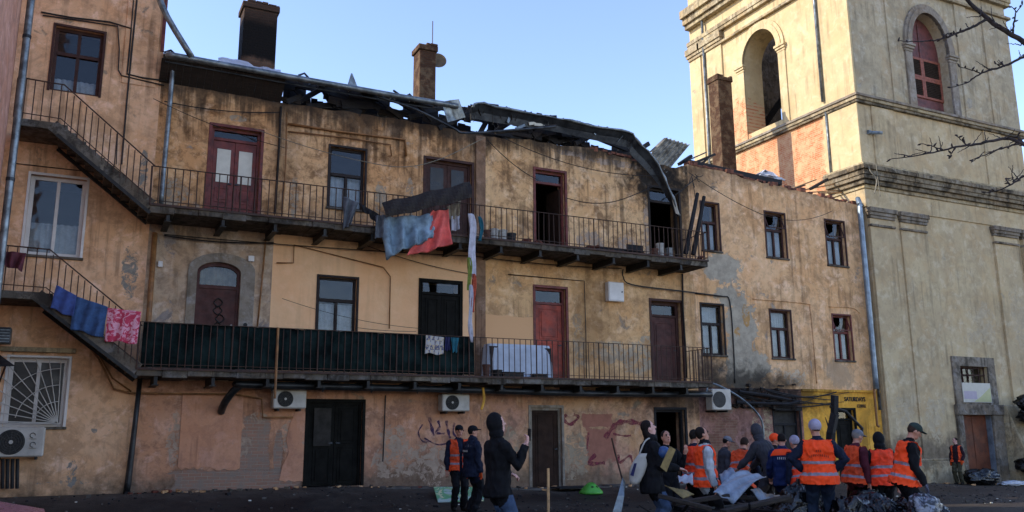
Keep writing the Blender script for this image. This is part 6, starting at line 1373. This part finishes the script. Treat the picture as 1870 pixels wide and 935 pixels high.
# broken plaster and brick along the wall foot and round the heap
mb = MB()
for i in range(420):
    if i < 260: x = r.uniform(1, 31); y = 20.85-abs(r.gauss(0, .35))
    else: q_ = on_ground(r.uniform(1180, 1720), r.uniform(13, 18)); x, y = q_.x, q_.y
    z = ground_z(x, y); k = r.uniform(.02, .07); a = r.uniform(0, 3); mb.mat(r.choice((0, 0, 1, 2, 2))); mb.beam((x-k*math.cos(a), y-k*math.sin(a), z+k*.3), (x+k*math.cos(a), y+k*math.sin(a), z+k*r.uniform(.3, .7)), k*r.uniform(.8, 1.6), k*.9, taper=r.uniform(.5, 1))
props(mb.build('rubble', ['slab_concrete', 'brick_red', 'stucco_second']), 'broken plaster and brick crumbs along the foot of the walls', 'rubble', kind='stuff')
# loose grit and litter
mb = MB()
for i in range(1500):
    x = r.uniform(-1.5, 32); y = r.uniform(14.5, 20.9); z = ground_z(x, y); k = r.uniform(.008, .03)*(1 if r.random() < .95 else 2.2); a = r.uniform(0, 3)
    mb.mat(r.choice((0,)*16+(1,)*10+(2,))); mb.beam((x-k*math.cos(a), y-k*math.sin(a), z+k*.3), (x+k*math.cos(a), y+k*math.sin(a), z+k*.4), k*1.4, k*.9)
props(mb.build('litter', ['char', 'apron', 'paper']), 'loose grit, cinders and scraps scattered over the yard', 'litter', kind='stuff')

# ------------------------------------------------------------------ bare tree reaching in from the right
tree = thing('bare_tree', 'bare leafless tree whose budding branches cross the tower', 'tree', on_ground(2230, 7.2))
base = on_ground(2230, 7.2)
top_ = [base+Vector((0, 0, -.1)), base+Vector((.05, .02, 1.2)), base+Vector((.0, .05, 2.4)), base+Vector((-.05, .1, 3.6)), base+Vector((.1, .15, 5.2)), base+Vector((.2, .1, 7)), base+Vector((.15, .3, 8.5))]
MB().tube(smooth_path(top_, 5), [lerp(.16, .02, i/30) for i in range(31)], 12).build('trunk', 'bark', tree, smooth=True)
crown = MB(); r = random.Random(8)
def branch(pts, r0, r1, buds=True):
    P = smooth_path(pts, 6); P = [p+Vector((r.uniform(-1, 1), r.uniform(-1, 1), r.uniform(-1, 1)))*.004 for p in P]; n_ = len(P); crown.tube(P, [lerp(r0, r1, i/(n_-1)) for i in range(n_)], 7)
    if buds:
        for i in range(3, n_, 3):
            d = Vector((r.uniform(-1, 1), r.uniform(-1, 1), r.uniform(-.3, 1))).normalized(); crown.tube([P[i], P[i]+d*.018, P[i]+d*.035], [.006, .008, .003], 5)
D_ = lambda *l: [FD(u, v, c) for u, v, c in l]
branch([base+Vector((0, .05, 2.6))]+D_((2020, 190, 7), (1930, 120, 7), (1870, 78, 7), (1805, 36, 7), (1765, -2, 7), (1720, -60, 7)), .03, .012)
branch(D_((1803, 35, 7), (1770, 52, 7), (1740, 64, 7), (1718, 72, 7), (1680, 76, 7), (1640, 75, 7)), .012, .003)
branch(D_((1850, 62, 7), (1852, 40, 7), (1856, 22, 7), (1868, 8, 7)), .009, .003); branch(D_((1856, 22, 7), (1848, 12, 7)), .005, .003)
branch([base+Vector((-.02, .08, 3.0))]+D_((1990, 90, 7.2), (1920, 92, 7.2), (1870, 104, 7.2), (1835, 120, 7.2), (1792, 134, 7.2), (1768, 150, 7.2), (1735, 160, 7.2)), .018, .003)
branch(D_((1792, 134, 7.2), (1775, 128, 7.2), (1752, 122, 7.2)), .006, .003); branch(D_((1835, 120, 7.2), (1828, 118, 7.2), (1818, 116, 7.2)), .006, .003); branch(D_((1718, 72, 7), (1735, 60, 7), (1748, 66, 7)), .006, .003)
branch([base+Vector((.03, .05, 2.2))]+D_((1990, 330, 6.9), (1920, 290, 6.9), (1870, 264, 6.9), (1838, 253, 6.9), (1790, 262, 6.9), (1740, 270, 6.9), (1685, 282, 6.9), (1625, 291, 6.9)), .022, .003)
branch(D_((1862, 262, 6.9), (1840, 268, 6.9), (1805, 280, 6.9), (1770, 293, 6.9)), .009, .003); branch(D_((1765, 266, 6.9), (1756, 256, 6.9), (1745, 247, 6.9)), .006, .003); branch(D_((1745, 270, 6.9), (1738, 280, 6.9), (1733, 290, 6.9)), .006, .003); branch(D_((1722, 274, 6.9), (1705, 268, 6.9), (1682, 262, 6.9)), .006, .003)
branch(D_((1870, 262, 6.9), (1858, 250, 6.9), (1860, 246, 6.9)), .007, .003)
branch([base+Vector((.0, .05, 1.9))]+D_((1980, 290, 7.1), (1920, 300, 7.1), (1870, 322, 7.1), (1845, 338, 7.1), (1815, 350, 7.1), (1800, 352, 7.1)), .014, .003); branch(D_((1845, 338, 7.1), (1838, 328, 7.1), (1850, 325, 7.1)), .006, .003)
tw = [(u_, v_, 6.95) for u_, v_ in ((1770, 52), (1740, 64), (1845, 60), (1830, 48), (1815, 42), (1835, 121), (1810, 128), (1860, 108), (1855, 256), (1830, 254), (1800, 260), (1775, 264), (1720, 275), (1700, 279), (1660, 285), (1820, 274), (1790, 286), (1860, 326), (1850, 332), (1865, 82), (1790, 30))]
for u_, v_, c_ in tw:
    for _ in range(2):
        L = r.uniform(10, 34); a = r.uniform(-2.9, -.2) if r.random() < .6 else r.uniform(2.3, 3.6); branch(D_((u_, v_, c_), (u_+L*.5*math.cos(a)+r.uniform(-3, 3), v_+L*.5*math.sin(a), c_+.03), (u_+L*math.cos(a), v_+L*math.sin(a), c_+r.uniform(-.1, .1))), .005, .0018, False)
for i in range(14):
    h = r.uniform(3, 8); a = r.uniform(-.6, 2.2); b0 = base+Vector((.1, .15, h)); L = r.uniform(.8, 1.8); branch([b0, b0+Vector((math.cos(a)*L*.5, -math.sin(a)*L*.5, .3)), b0+Vector((math.cos(a)*L, -math.sin(a)*L, .8))], .018, .004, False)
crown.build('branches', 'bark', tree, smooth=True)

# ------------------------------------------------------------------ red car: only the edge of its bonnet shows
simple('car_red', '#8a4a50', .3, var=.05, bump=0, spec=.5); simple('tyre', '#141414', .8); simple('car_glass', '#15181b', .1)
t = thing('parked_car', 'dusty red car whose bonnet edge shows beside the stair wing', 'car', (-2.0, 5.4, -.32))
prof = [(-3.9, .25), (-4.0, .7), (-3.9, 1.05), (-3.2, 1.15), (-2.9, 1.6), (-1.9, 1.66), (-1.25, 1.14), (-.55, 1.1), (-.1, 1.0), (.0, .8), (.0, .35), (-.1, .25)]
zb = -.32; m = MB()
rows = []
for k, (yy, ins) in enumerate(((4.55, .12), (4.6, .03), (4.9, 0), (5.45, -.03), (6.0, 0), (6.3, .03), (6.35, .12))):
    rows.append([(x+.25*ins*(-1 if x > -2 else 1)-.05, yy+.12, zb+.05+(z-ins*.35+(.055 if z > .95 else 0) if z > .5 else z)) for x, z in prof])
m.sheet(rows); m.add(rows[0], [tuple(range(len(prof)))]); m.add(rows[-1], [tuple(range(len(prof)))]); m.build('body', 'car_red', t, smooth=False, bevel=0)
for y_ in (4.6, 6.5): MB().add([(-3.05, y_, 1.0), (-1.5, y_, 1.0), (-1.95, y_, 1.28), (-2.8, y_, 1.28), (-3.05, y_+.02, 1.0), (-1.5, y_+.02, 1.0), (-1.95, y_+.02, 1.28), (-2.8, y_+.02, 1.28)], [(0,1,2,3),(7,6,5,4),(0,4,5,1),(1,5,6,2),(2,6,7,3),(3,7,4,0)]).build('side_window', 'car_glass', t)
for x in (-3.2, -.85):
    for y_ in (4.62, 6.28): MB().tube([(x, y_, zb+.32), (x, y_+.22, zb+.32)], .32, 20).build('wheel', 'tyre', t)
for y_ in (4.95, 6.15): MB().box(-.1, -.03, y_-.18, y_+.18, zb+.7, zb+.85).build('headlight', 'pvc', t, bevel=.02)
